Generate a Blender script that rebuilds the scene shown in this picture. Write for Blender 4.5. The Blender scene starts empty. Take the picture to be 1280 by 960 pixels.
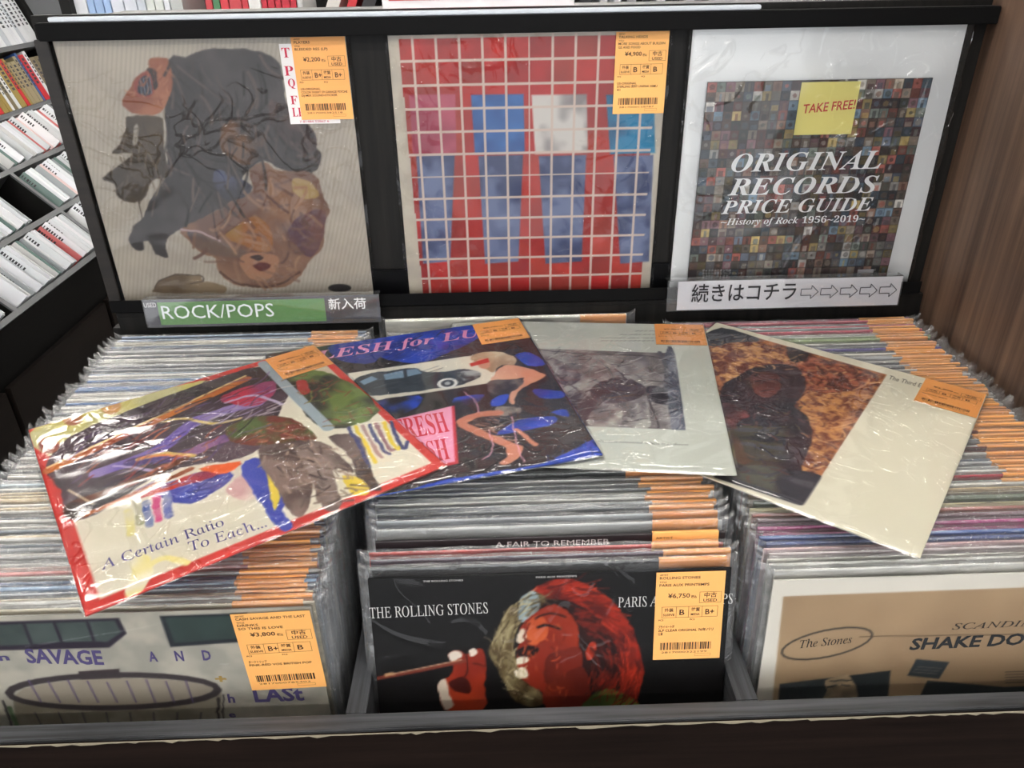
import bpy, bmesh, math, random
import numpy as np
from mathutils import Matrix, Vector

SC = bpy.context.scene
C = bpy.context.collection
random.seed(7)

def lin(c):
    return tuple(((x/255)/12.92 if x/255 <= .04045 else ((x/255+.055)/1.055)**2.4) for x in c[:3]) + (1.0,)

# ------------------------------------------------------------------ camera
PITCH, YAW, ROLL = 0.50908296, 0.01989813, 0.01667413
def camera():
    cd = bpy.data.cameras.new('camera'); cd.sensor_width = 36; cd.lens = 27.0; cd.clip_start = .02
    o = bpy.data.objects.new('camera', cd); C.objects.link(o)
    cp, sp, cy, sy = math.cos(PITCH), math.sin(PITCH), math.cos(YAW), math.sin(YAW)
    fw = Vector((sy*cp, cy*cp, -sp)); rt = Vector((cy, -sy, 0)); dn = fw.cross(rt)
    cr, sr = math.cos(ROLL), math.sin(ROLL)
    r = rt*cr + dn*sr; d = dn*cr - rt*sr
    M = Matrix((r, -d, -fw)).transposed().to_4x4(); M.translation = (0, 0, 1.48)
    o.matrix_world = M; SC.camera = o
camera()

# ------------------------------------------------------------------ world, exposure
w = bpy.data.worlds.new('shop_air'); SC.world = w; w.use_nodes = True
w.node_tree.nodes['Background'].inputs[0].default_value = (.95, .97, 1.0, 1)
w.node_tree.nodes['Background'].inputs[1].default_value = 1.15
SC.view_settings.view_transform = 'Standard'; SC.view_settings.look = 'None'
SC.view_settings.exposure = 0.70; SC.view_settings.gamma = 1; SC.view_settings.use_curve_mapping = False
SC.cycles.transparent_max_bounces = 24
SC.cycles.max_bounces = 6

# ------------------------------------------------------------------ materials
def mat(name, col=(128,128,128), rough=.6, metal=0, emit=None, emit_s=0, spec=.5):
    m = bpy.data.materials.new(name); m.use_nodes = True
    b = m.node_tree.nodes['Principled BSDF']
    b.inputs['Base Color'].default_value = lin(col); b.inputs['Roughness'].default_value = rough
    b.inputs['Metallic'].default_value = metal; b.inputs['Specular IOR Level'].default_value = spec
    if emit: b.inputs['Emission Color'].default_value = lin(emit); b.inputs['Emission Strength'].default_value = emit_s
    return m
def nd(m, t, **k):
    n = m.node_tree.nodes.new(t)
    for a, v in k.items():
        if a.startswith('i_'): n.inputs[a[2:].replace('_', ' ')].default_value = v
        else: setattr(n, a, v)
    return n
def lk(m, a, b): m.node_tree.links.new(a, b)
def wood(name, c1, c2, stretch, rough=.5, bump=.15, scale=1.0, c3=None):
    m = mat(name, c1, rough); b = m.node_tree.nodes['Principled BSDF']
    tc = nd(m, 'ShaderNodeTexCoord'); mp = nd(m, 'ShaderNodeMapping'); mp.inputs['Scale'].default_value = stretch
    lk(m, tc.outputs['Object'], mp.inputs[0])
    n = nd(m, 'ShaderNodeTexNoise', i_Scale=scale, i_Detail=7.0, i_Roughness=.65)
    lk(m, mp.outputs[0], n.inputs[0])
    r = nd(m, 'ShaderNodeValToRGB'); r.color_ramp.elements[0].position = .32; r.color_ramp.elements[1].position = .7
    r.color_ramp.elements[0].color = lin(c1); r.color_ramp.elements[1].color = lin(c2)
    if c3:
        e = r.color_ramp.elements.new(.8); e.color = lin(c3)
    lk(m, n.outputs[0], r.inputs[0]); lk(m, r.outputs[0], b.inputs['Base Color'])
    bp = nd(m, 'ShaderNodeBump', i_Strength=bump, i_Distance=.001); lk(m, n.outputs[0], bp.inputs['Height']); lk(m, bp.outputs[0], b.inputs['Normal'])
    return m
M = {}
M['dark_wood'] = wood('dark_wood', (18,15,13), (36,30,26), (6,6,90), .45)
M['board_wood'] = wood('board_wood', (12,12,12), (30,28,26), (90,90,5), .5)
M['front_wood'] = wood('front_wood', (18,11,8), (32,22,18), (5,5,110), .8)
M['front_wood'].node_tree.nodes['Principled BSDF'].inputs['Specular IOR Level'].default_value = .1
M['board_wood'].node_tree.nodes['Principled BSDF'].inputs['Specular IOR Level'].default_value = .2
M['edge_wood'] = wood('edge_wood', (26,27,29), (76,78,82), (5,160,160), .55)
M['divider_wood'] = wood('divider_wood', (26,27,29), (68,70,74), (160,5,160), .55)
M['panel_wood'] = wood('panel_wood', (56,41,33), (112,88,72), (70,70,1.6), .42, .25, c3=(156,130,110))
M['black_paint'] = mat('black_paint', (8,8,9), .6, spec=.12)
M['black_plastic'] = mat('black_plastic', (6,6,8), .3, spec=.15)
M['chip'] = mat('chipped_laminate', (150,140,120), .8)
M['grey_rack'] = mat('grey_rack', (92,94,96), .5)
M['rack_dark'] = mat('rack_dark', (9,8,7), .6, spec=.3)
M['white_board'] = mat('white_board', (236,238,238), .5)
M['paper'] = mat('white_paper', (222,220,224), .6)
M['sign_grey'] = mat('sign_grey', (62,60,70), .4)
M['sign_green'] = mat('sign_green', (98,158,74), .45)
M['sign_brown'] = mat('sign_brown', (66,58,58), .35)
M['yellow_note'] = mat('yellow_note', (236,226,140), .7)
M['red_card'] = mat('red_card', (196,40,60), .5)
M['ink'] = mat('ink', (28,22,20), .7)
M['rail_light'] = mat('ceiling_tube', (255,255,255), .5, emit=(255,250,244), emit_s=1)
M['fixture'] = mat('fixture', (220,220,220), .5)

def film_mat(name, bump_s, scale, haze=.03, rough=.1, fac=1.6, crease=.0012):
    m = bpy.data.materials.new(name); m.use_nodes = True; t = m.node_tree; t.nodes.clear()
    out = nd(m, 'ShaderNodeOutputMaterial'); tr = nd(m, 'ShaderNodeBsdfTransparent'); gl = nd(m, 'ShaderNodeBsdfGlossy', i_Roughness=rough)
    df = nd(m, 'ShaderNodeBsdfDiffuse'); df.inputs[0].default_value = (.9, .92, .95, 1)
    tc = nd(m, 'ShaderNodeTexCoord'); mp = nd(m, 'ShaderNodeMapping'); oi = nd(m, 'ShaderNodeObjectInfo')
    mu = nd(m, 'ShaderNodeMath', operation='MULTIPLY'); mu.inputs[1].default_value = 37.0
    lk(m, oi.outputs['Random'], mu.inputs[0]); lk(m, tc.outputs['Object'], mp.inputs[0]); lk(m, mu.outputs[0], mp.inputs['Location'])
    n2 = nd(m, 'ShaderNodeTexNoise', i_Scale=scale*.28, i_Detail=2.0, i_Distortion=1.5)
    lk(m, mp.outputs[0], n2.inputs[0])
    # creases: thin tents along the contour lines of two noises, in patches
    n3 = nd(m, 'ShaderNodeTexNoise', i_Scale=scale*.45, i_Detail=1.0); lk(m, mp.outputs[0], n3.inputs[0])
    mask = nd(m, 'ShaderNodeMapRange'); mask.inputs[1].default_value = .46; mask.inputs[2].default_value = .60; lk(m, n3.outputs[0], mask.inputs[0])
    hs = None
    for sc_, wd_, dist in ((scale*.42, .020, 2.2), (scale*1.1, .032, 1.2)):
        nn = nd(m, 'ShaderNodeTexNoise', i_Scale=sc_, i_Detail=1.5, i_Distortion=dist); lk(m, mp.outputs[0], nn.inputs[0])
        a1 = nd(m, 'ShaderNodeMath', operation='SUBTRACT'); a1.inputs[1].default_value = .5; lk(m, nn.outputs[0], a1.inputs[0])
        a2 = nd(m, 'ShaderNodeMath', operation='ABSOLUTE'); lk(m, a1.outputs[0], a2.inputs[0])
        a3 = nd(m, 'ShaderNodeMapRange'); a3.inputs[1].default_value = 0; a3.inputs[2].default_value = wd_; a3.inputs[3].default_value = 1; a3.inputs[4].default_value = 0; lk(m, a2.outputs[0], a3.inputs[0])
        if hs is None: hs = a3
        else:
            ad = nd(m, 'ShaderNodeMath', operation='MULTIPLY_ADD'); ad.inputs[1].default_value = .6; lk(m, a3.outputs[0], ad.inputs[0]); lk(m, hs.outputs[0], ad.inputs[2]); hs = ad
    mm = nd(m, 'ShaderNodeMath', operation='MULTIPLY'); lk(m, hs.outputs[0], mm.inputs[0]); lk(m, mask.outputs[0], mm.inputs[1])
    b1 = nd(m, 'ShaderNodeBump', i_Strength=1.0, i_Distance=crease); lk(m, mm.outputs[0], b1.inputs['Height'])
    b2 = nd(m, 'ShaderNodeBump', i_Strength=bump_s, i_Distance=.010); lk(m, n2.outputs[0], b2.inputs['Height']); lk(m, b1.outputs[0], b2.inputs['Normal'])
    lk(m, b2.outputs[0], gl.inputs['Normal'])
    fr = nd(m, 'ShaderNodeFresnel'); fr.inputs[0].default_value = 1.5
    f2 = nd(m, 'ShaderNodeMath', operation='MULTIPLY', use_clamp=True); f2.inputs[1].default_value = fac; lk(m, fr.outputs[0], f2.inputs[0])
    mx1 = nd(m, 'ShaderNodeMixShader'); mx1.inputs[0].default_value = haze; lk(m, tr.outputs[0], mx1.inputs[1]); lk(m, df.outputs[0], mx1.inputs[2])
    mx = nd(m, 'ShaderNodeMixShader'); lk(m, f2.outputs[0], mx.inputs[0]); lk(m, mx1.outputs[0], mx.inputs[1]); lk(m, gl.outputs[0], mx.inputs[2])
    lk(m, mx.outputs[0], out.inputs[0])
    return m
M['film'] = film_mat('clear_film', .8, 20, .012, .11, 1.5, .0022)
M['film_up'] = film_mat('display_film', .5, 18, .006, .09, .9, .0016)
M['film_flat'] = film_mat('smooth_film', .3, 10, .004, .08, .7, .0008)
M['film_bin'] = film_mat('crinkled_film', 1.0, 40, .07, .16, 2.6, .0015)
M['acrylic'] = film_mat('clear_acrylic', .02, 3, .03, .05, 1.3, 0)

def attr_mat(name, rough=.5, key='Col'):
    m = mat(name, (128,128,128), rough, spec=.25); b = m.node_tree.nodes['Principled BSDF']
    a = nd(m, 'ShaderNodeVertexColor'); a.layer_name = key; lk(m, a.outputs[0], b.inputs['Base Color'])
    n = nd(m, 'ShaderNodeTexNoise', i_Scale=900.0, i_Detail=2.0); bp = nd(m, 'ShaderNodeBump', i_Strength=.0, i_Distance=.0003)
    tc = nd(m, 'ShaderNodeTexCoord'); lk(m, tc.outputs['Object'], n.inputs[0]); lk(m, n.outputs[0], bp.inputs['Height']); lk(m, bp.outputs[0], b.inputs['Normal'])
    return m
M['print'] = attr_mat('printed_card')
def sleeve_mat():
    m = mat('record_sleeve_card', (200,200,200), .5); b = m.node_tree.nodes['Principled BSDF']
    oi = nd(m, 'ShaderNodeObjectInfo'); tc = nd(m, 'ShaderNodeTexCoord'); mp = nd(m, 'ShaderNodeMapping')
    mp.inputs['Scale'].default_value = (9, 60, 3); mu = nd(m, 'ShaderNodeMath', operation='MULTIPLY'); mu.inputs[1].default_value = 91.0
    lk(m, oi.outputs['Random'], mu.inputs[0]); lk(m, mu.outputs[0], mp.inputs['Location']); lk(m, tc.outputs['Object'], mp.inputs[0])
    n = nd(m, 'ShaderNodeTexNoise', i_Scale=1.6, i_Detail=5.0, i_Roughness=.6); lk(m, mp.outputs[0], n.inputs[0])
    mr = nd(m, 'ShaderNodeMapRange'); mr.inputs[1].default_value = .35; mr.inputs[2].default_value = .7; mr.inputs[3].default_value = .62; mr.inputs[4].default_value = 1.12
    lk(m, n.outputs[0], mr.inputs[0])
    hs = nd(m, 'ShaderNodeHueSaturation'); lk(m, oi.outputs['Color'], hs.inputs['Color']); lk(m, mr.outputs[0], hs.inputs['Value'])
    lk(m, hs.outputs[0], b.inputs['Base Color'])
    return m
M['sleeve'] = sleeve_mat()
def tag_mat():
    m = mat('orange_label', (246,180,92), .55); b = m.node_tree.nodes['Principled BSDF']
    oi = nd(m, 'ShaderNodeObjectInfo'); r = nd(m, 'ShaderNodeValToRGB'); r.color_ramp.elements[0].color = lin((232,162,92)); r.color_ramp.elements[1].color = lin((250,184,106))
    lk(m, oi.outputs['Random'], r.inputs[0]); lk(m, r.outputs[0], b.inputs['Base Color']); return m
M['tag'] = tag_mat()
M['case'] = mat('case_plastic', (200,200,200), .3)
_b = M['case'].node_tree.nodes['Principled BSDF']; _o = nd(M['case'], 'ShaderNodeObjectInfo'); lk(M['case'], _o.outputs['Color'], _b.inputs['Base Color'])
_inks = {}
def ink(col):
    if col not in _inks: _inks[col] = mat('ink', col, .6)
    return _inks[col]

# ------------------------------------------------------------------ helpers
def tag(o, label=None, cat=None, group=None, kind=None):
    if label: o['label'] = label
    if cat: o['category'] = cat
    if group: o['group'] = group
    if kind: o['kind'] = kind
    return o
def frame(X, Y, T):
    X = Vector(X); Y = Vector(Y); X.normalize(); Y = (Y - X*X.dot(Y)).normalized(); Z = X.cross(Y)
    Mx = Matrix((X, Y, Z)).transposed().to_4x4(); Mx.translation = Vector(T); return Mx
def empty(name, loc=(0,0,0), mtx=None, **k):
    o = bpy.data.objects.new(name, None); C.objects.link(o); o.empty_display_size = .05
    if mtx is not None: o.matrix_world = mtx
    else: o.location = loc
    return tag(o, **k)
def link(name, me, parent=None, m=None, loc=None):
    if m is not None and not me.materials: me.materials.append(m)
    o = bpy.data.objects.new(name, me); C.objects.link(o)
    if parent: o.parent = parent
    if loc: o.location = loc
    return o
def boxes(name, bl, m, parent=None, bevel=0, **k):
    """bl: list of (x0,x1,y0,y1,z0,z1)"""
    bm = bmesh.new()
    for x0, x1, y0, y1, z0, z1 in bl:
        vs = [bm.verts.new((x, y, z)) for x in (x0, x1) for y in (y0, y1) for z in (z0, z1)]
        for q in ((0,1,3,2), (4,6,7,5), (0,4,5,1), (2,3,7,6), (0,2,6,4), (1,5,7,3)): bm.faces.new([vs[i] for i in q])
    if bevel: bmesh.ops.bevel(bm, geom=bm.edges[:], offset=bevel, segments=2, affect='EDGES', clamp_overlap=True)
    bmesh.ops.recalc_face_normals(bm, faces=bm.faces[:])
    me = bpy.data.meshes.new(name); bm.to_mesh(me); bm.free()
    return tag(link(name, me, parent, m), **k)
def prism(name, pts, axis, a0, a1, m, parent=None, **k):
    """extrude a polygon along an axis; pts in the two other axes"""
    bm = bmesh.new()
    def P(p, a): return {'x': (a, p[0], p[1]), 'y': (p[0], a, p[1]), 'z': (p[0], p[1], a)}[axis]
    A = [bm.verts.new(P(p, a0)) for p in pts]; B = [bm.verts.new(P(p, a1)) for p in pts]; n = len(pts)
    bm.faces.new(A); bm.faces.new(B[::-1])
    for i in range(n): bm.faces.new((A[i], B[i], B[(i+1) % n], A[(i+1) % n]))
    bmesh.ops.recalc_face_normals(bm, faces=bm.faces[:])
    me = bpy.data.meshes.new(name); bm.to_mesh(me); bm.free()
    return tag(link(name, me, parent, m), **k)

# lettering: text curves turned into meshes; serif faces come from the mathematical alphabets of the default font
ST = {'BI': (0x1D468, 0x1D482), 'B': (0x1D400, 0x1D41A), 'I': (0x1D434, 0x1D44E), 'R': (0x1D434, 0x1D44E)}
_tc = {}
def text_geo(s, style, res=2):
    key = (s, style)
    if key in _tc: return _tc[key]
    o = ''
    if style in ST:
        cap, low = ST[style]
        for ch in s:
            if 'A' <= ch <= 'Z': o += chr(cap + ord(ch) - 65)
            elif 'a' <= ch <= 'z':
                q = low + ord(ch) - 97; o += chr(0x210E) if q == 0x1D455 else chr(q)
            elif ch.isdigit() and style == 'BI': o += chr(0x1D7CE + int(ch))
            else: o += ch
    else: o = s
    c = bpy.data.curves.new('lettering', 'FONT'); c.body = o; c.size = 1; c.resolution_u = res
    if style == 'R': c.shear = -.24
    if style in ('H', 'HB'): c.offset = .03
    if style == 't': c.offset = .016
    if style == 'J': c.offset = .009
    if style == 'HR': c.offset = .012; c.shear = .12
    if style == 'HB': c.shear = .1
    t = bpy.data.objects.new('lettering', c); C.objects.link(t)
    dg = bpy.context.evaluated_depsgraph_get()
    me = bpy.data.meshes.new_from_object(t.evaluated_get(dg), depsgraph=dg)
    n = len(me.vertices); co = np.zeros(n*3); me.vertices.foreach_get('co', co); co = co.reshape(-1, 3)
    F = [tuple(p.vertices) for p in me.polygons]
    bpy.data.objects.remove(t); bpy.data.curves.remove(c); bpy.data.meshes.remove(me)
    _tc[key] = (co, F); return _tc[key]
class Ink:
    """collects letters, lines and bars lying in a plane z=const into one mesh"""
    def __init__(s): s.v = []; s.f = []; s.n = 0
    def text(s, t, style, p0, p1, h, z):
        co, F = text_geo(t, style)
        if not len(co): return
        x0, x1 = co[:,0].min(), co[:,0].max(); caph = .70 if style in ST else .73
        d = np.array([p1[0]-p0[0], p1[1]-p0[1]]); Ln = np.hypot(*d); d = d/Ln; nrm = np.array([-d[1], d[0]])
        X = (co[:,0]-x0)/(x1-x0)*Ln; Y = co[:,1]*h/caph
        P = np.zeros((len(co), 3)); P[:,0] = p0[0] + X*d[0] + Y*nrm[0]; P[:,1] = p0[1] + X*d[1] + Y*nrm[1]; P[:,2] = z
        s.add(P, F)
    def add(s, P, F):
        s.v += [tuple(p) for p in P]; s.f += [tuple(i + s.n for i in q) for q in F]; s.n += len(P)
    def bar(s, x0, x1, y0, y1, z): s.add([(x0,y0,z),(x1,y0,z),(x1,y1,z),(x0,y1,z)], [(0,1,2,3)])
    def box(s, x0, x1, y0, y1, w, z):
        s.bar(x0, x1, y0, y0+w, z); s.bar(x0, x1, y1-w, y1, z); s.bar(x0, x0+w, y0, y1, z); s.bar(x1-w, x1, y0, y1, z)
    def make(s, name, m, parent):
        me = bpy.data.meshes.new(name); me.from_pydata(s.v, [], s.f); me.update()
        return link(name, me, parent, m)

# ------------------------------------------------------------------ printed artwork (colour attribute on a fine grid)
_rng = np.random.RandomState(3)
def vnoise(u, v, sc, seed):
    r = np.random.RandomState(seed); G = r.rand(int(sc)+4, int(sc)+4)
    x = np.clip(u, -.2, 1.2)*sc*.7 + .2*sc; y = np.clip(v, -.2, 1.2)*sc*.7 + .2*sc
    x = np.clip(x, 0, sc+2); y = np.clip(y, 0, sc+2)
    xi = x.astype(int); yi = y.astype(int); fx = x-xi; fy = y-yi; fx = fx*fx*(3-2*fx); fy = fy*fy*(3-2*fy)
    return (G[yi,xi]*(1-fx)+G[yi,xi+1]*fx)*(1-fy) + (G[yi+1,xi]*(1-fx)+G[yi+1,xi+1]*fx)*fy
def fbm(u, v, sc, seed):
    return (vnoise(u, v, sc, seed)*.5 + vnoise(u, v, sc*2.1, seed+1)*.3 + vnoise(u, v, sc*4.3, seed+2)*.2)
def spline(pts, closed):
    P = np.array(pts); n = len(P); out = []
    rng = range(n) if closed else range(n-1)
    for i in rng:
        if closed: a, b, c, d = P[(i-1) % n], P[i], P[(i+1) % n], P[(i+2) % n]
        else: a, b, c, d = P[max(i-1, 0)], P[i], P[i+1], P[min(i+2, n-1)]
        for t in (0, .34, .67): out.append(.5*((2*b)+(-a+c)*t+(2*a-5*b+4*c-d)*t*t+(-a+3*b-3*c+d)*t**3))
    if not closed: out.append(P[-1])
    return np.array(out)
def seg_dist(u, v, A, B):
    ax, ay = A; bx, by = B[0]-A[0], B[1]-A[1]; L2 = bx*bx+by*by+1e-12
    t = np.clip(((u-ax)*bx+(v-ay)*by)/L2, 0, 1); return (u-ax-t*bx)**2+(v-ay-t*by)**2
def strokes(img, U, V, c1, poly, wd, c2, cnt, prm, cell, seed):
    ln, ang, jit, bend, cen = prm; rs = np.random.RandomState(seed*31+cnt); P = np.array(poly); lo, hi = P.min(0), P.max(0); n = len(P); made = 0; tries = 0
    g = U.shape[0]-1
    while made < cnt and tries < cnt*8:
        tries += 1; x, y = lo+rs.rand(2)*(hi-lo); ins = False
        for i in range(n):
            (ax, ay), (bx, by) = P[i], P[(i+1) % n]
            if ay != by and ((ay > y) != (by > y)) and x < (bx-ax)*(y-ay)/(by-ay)+ax: ins = not ins
        if not ins: continue
        made += 1
        a = math.radians(ang)+rs.randn()*jit if cen is None else math.atan2(y-cen[1], x-cen[0])+math.pi/2+rs.randn()*jit
        b = rs.randn()*bend; L = ln*(.5+rs.rand()); k = 5; pts = []
        px, py = x, y
        for j in range(k):
            pts.append((px, py)); px += math.cos(a)*L/k; py += math.sin(a)*L/k; a += b/k*2
        Q = np.array(pts); q0 = Q.min(0)-wd; q1 = Q.max(0)+wd
        i0, i1 = max(int(q0[0]*g), 0), min(int(q1[0]*g)+2, g+1); j0, j1 = max(int(q0[1]*g), 0), min(int(q1[1]*g)+2, g+1)
        if i1 <= i0 or j1 <= j0: continue
        u = U[j0:j1, i0:i1]; v = V[j0:j1, i0:i1]; d2 = np.full(u.shape, 9.)
        for i in range(k-1): d2 = np.minimum(d2, seg_dist(u, v, Q[i], Q[i+1]))
        al = np.clip(.5-(np.sqrt(d2)-wd*(.3+.4*rs.rand()))/cell, 0, 1)[...,None]*(.45+.5*rs.rand())
        t = rs.rand(); t = t*t*(3-2*t); c = np.array(c1, float)*(1-t)+np.array(c2, float)*t
        img[j0:j1, i0:i1] = img[j0:j1, i0:i1]*(1-al)+c*al
def paint(img, U, V, ops, cell, warp=.004):
    WU = U + (fbm(U, V, 40, 11)-.5)*warp*3; WV = V + (fbm(U, V, 40, 57)-.5)*warp*3
    for k, (kind, col, pts, wd, c2, ns, smooth) in enumerate(ops):
        if kind == 's': strokes(img, U, V, col, pts, wd, c2, ns, smooth, cell, k); continue
        if kind == 'rect': pts = [pts[0], (pts[1][0], pts[0][1]), pts[1], (pts[0][0], pts[1][1])]
        P = spline(pts, kind != 'l') if smooth and len(pts) > 2 else np.array(pts)
        pad = wd + .01
        x0, y0 = P.min(0)-pad; x1, y1 = P.max(0)+pad
        m = (U >= x0) & (U <= x1) & (V >= y0) & (V <= y1)
        if not m.any(): continue
        straight = not smooth
        u = U[m] if straight else WU[m]; v = V[m] if straight else WV[m]
        d2 = np.full(u.shape, 9.); n = len(P)
        for i in range(n if kind != 'l' else n-1): d2 = np.minimum(d2, seg_dist(u, v, P[i], P[(i+1) % n]))
        d = np.sqrt(d2)
        if kind == 'l': sd = d - wd/2
        else:
            ins = np.zeros(u.shape, bool)
            for i in range(n):
                (ax, ay), (bx, by) = P[i], P[(i+1) % n]
                if ay == by: continue
                ins ^= ((ay > v) != (by > v)) & (u < (bx-ax)*(v-ay)/(by-ay)+ax)
            sd = np.where(ins, -d, d)
        al = np.clip(.5 - sd/cell, 0, 1)[:,None]
        c = np.array(col, float)[None,:].repeat(len(u), 0)
        if c2 is not None:
            q = np.clip((fbm(U[m], V[m], max(ns, 3), 100+k*7)-.5)*3.2+.5, 0, 1)[:,None]
            c = c*(1-q)+np.array(c2, float)*q
        img[m] = img[m]*(1-al)+c*al
    return img

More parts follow.
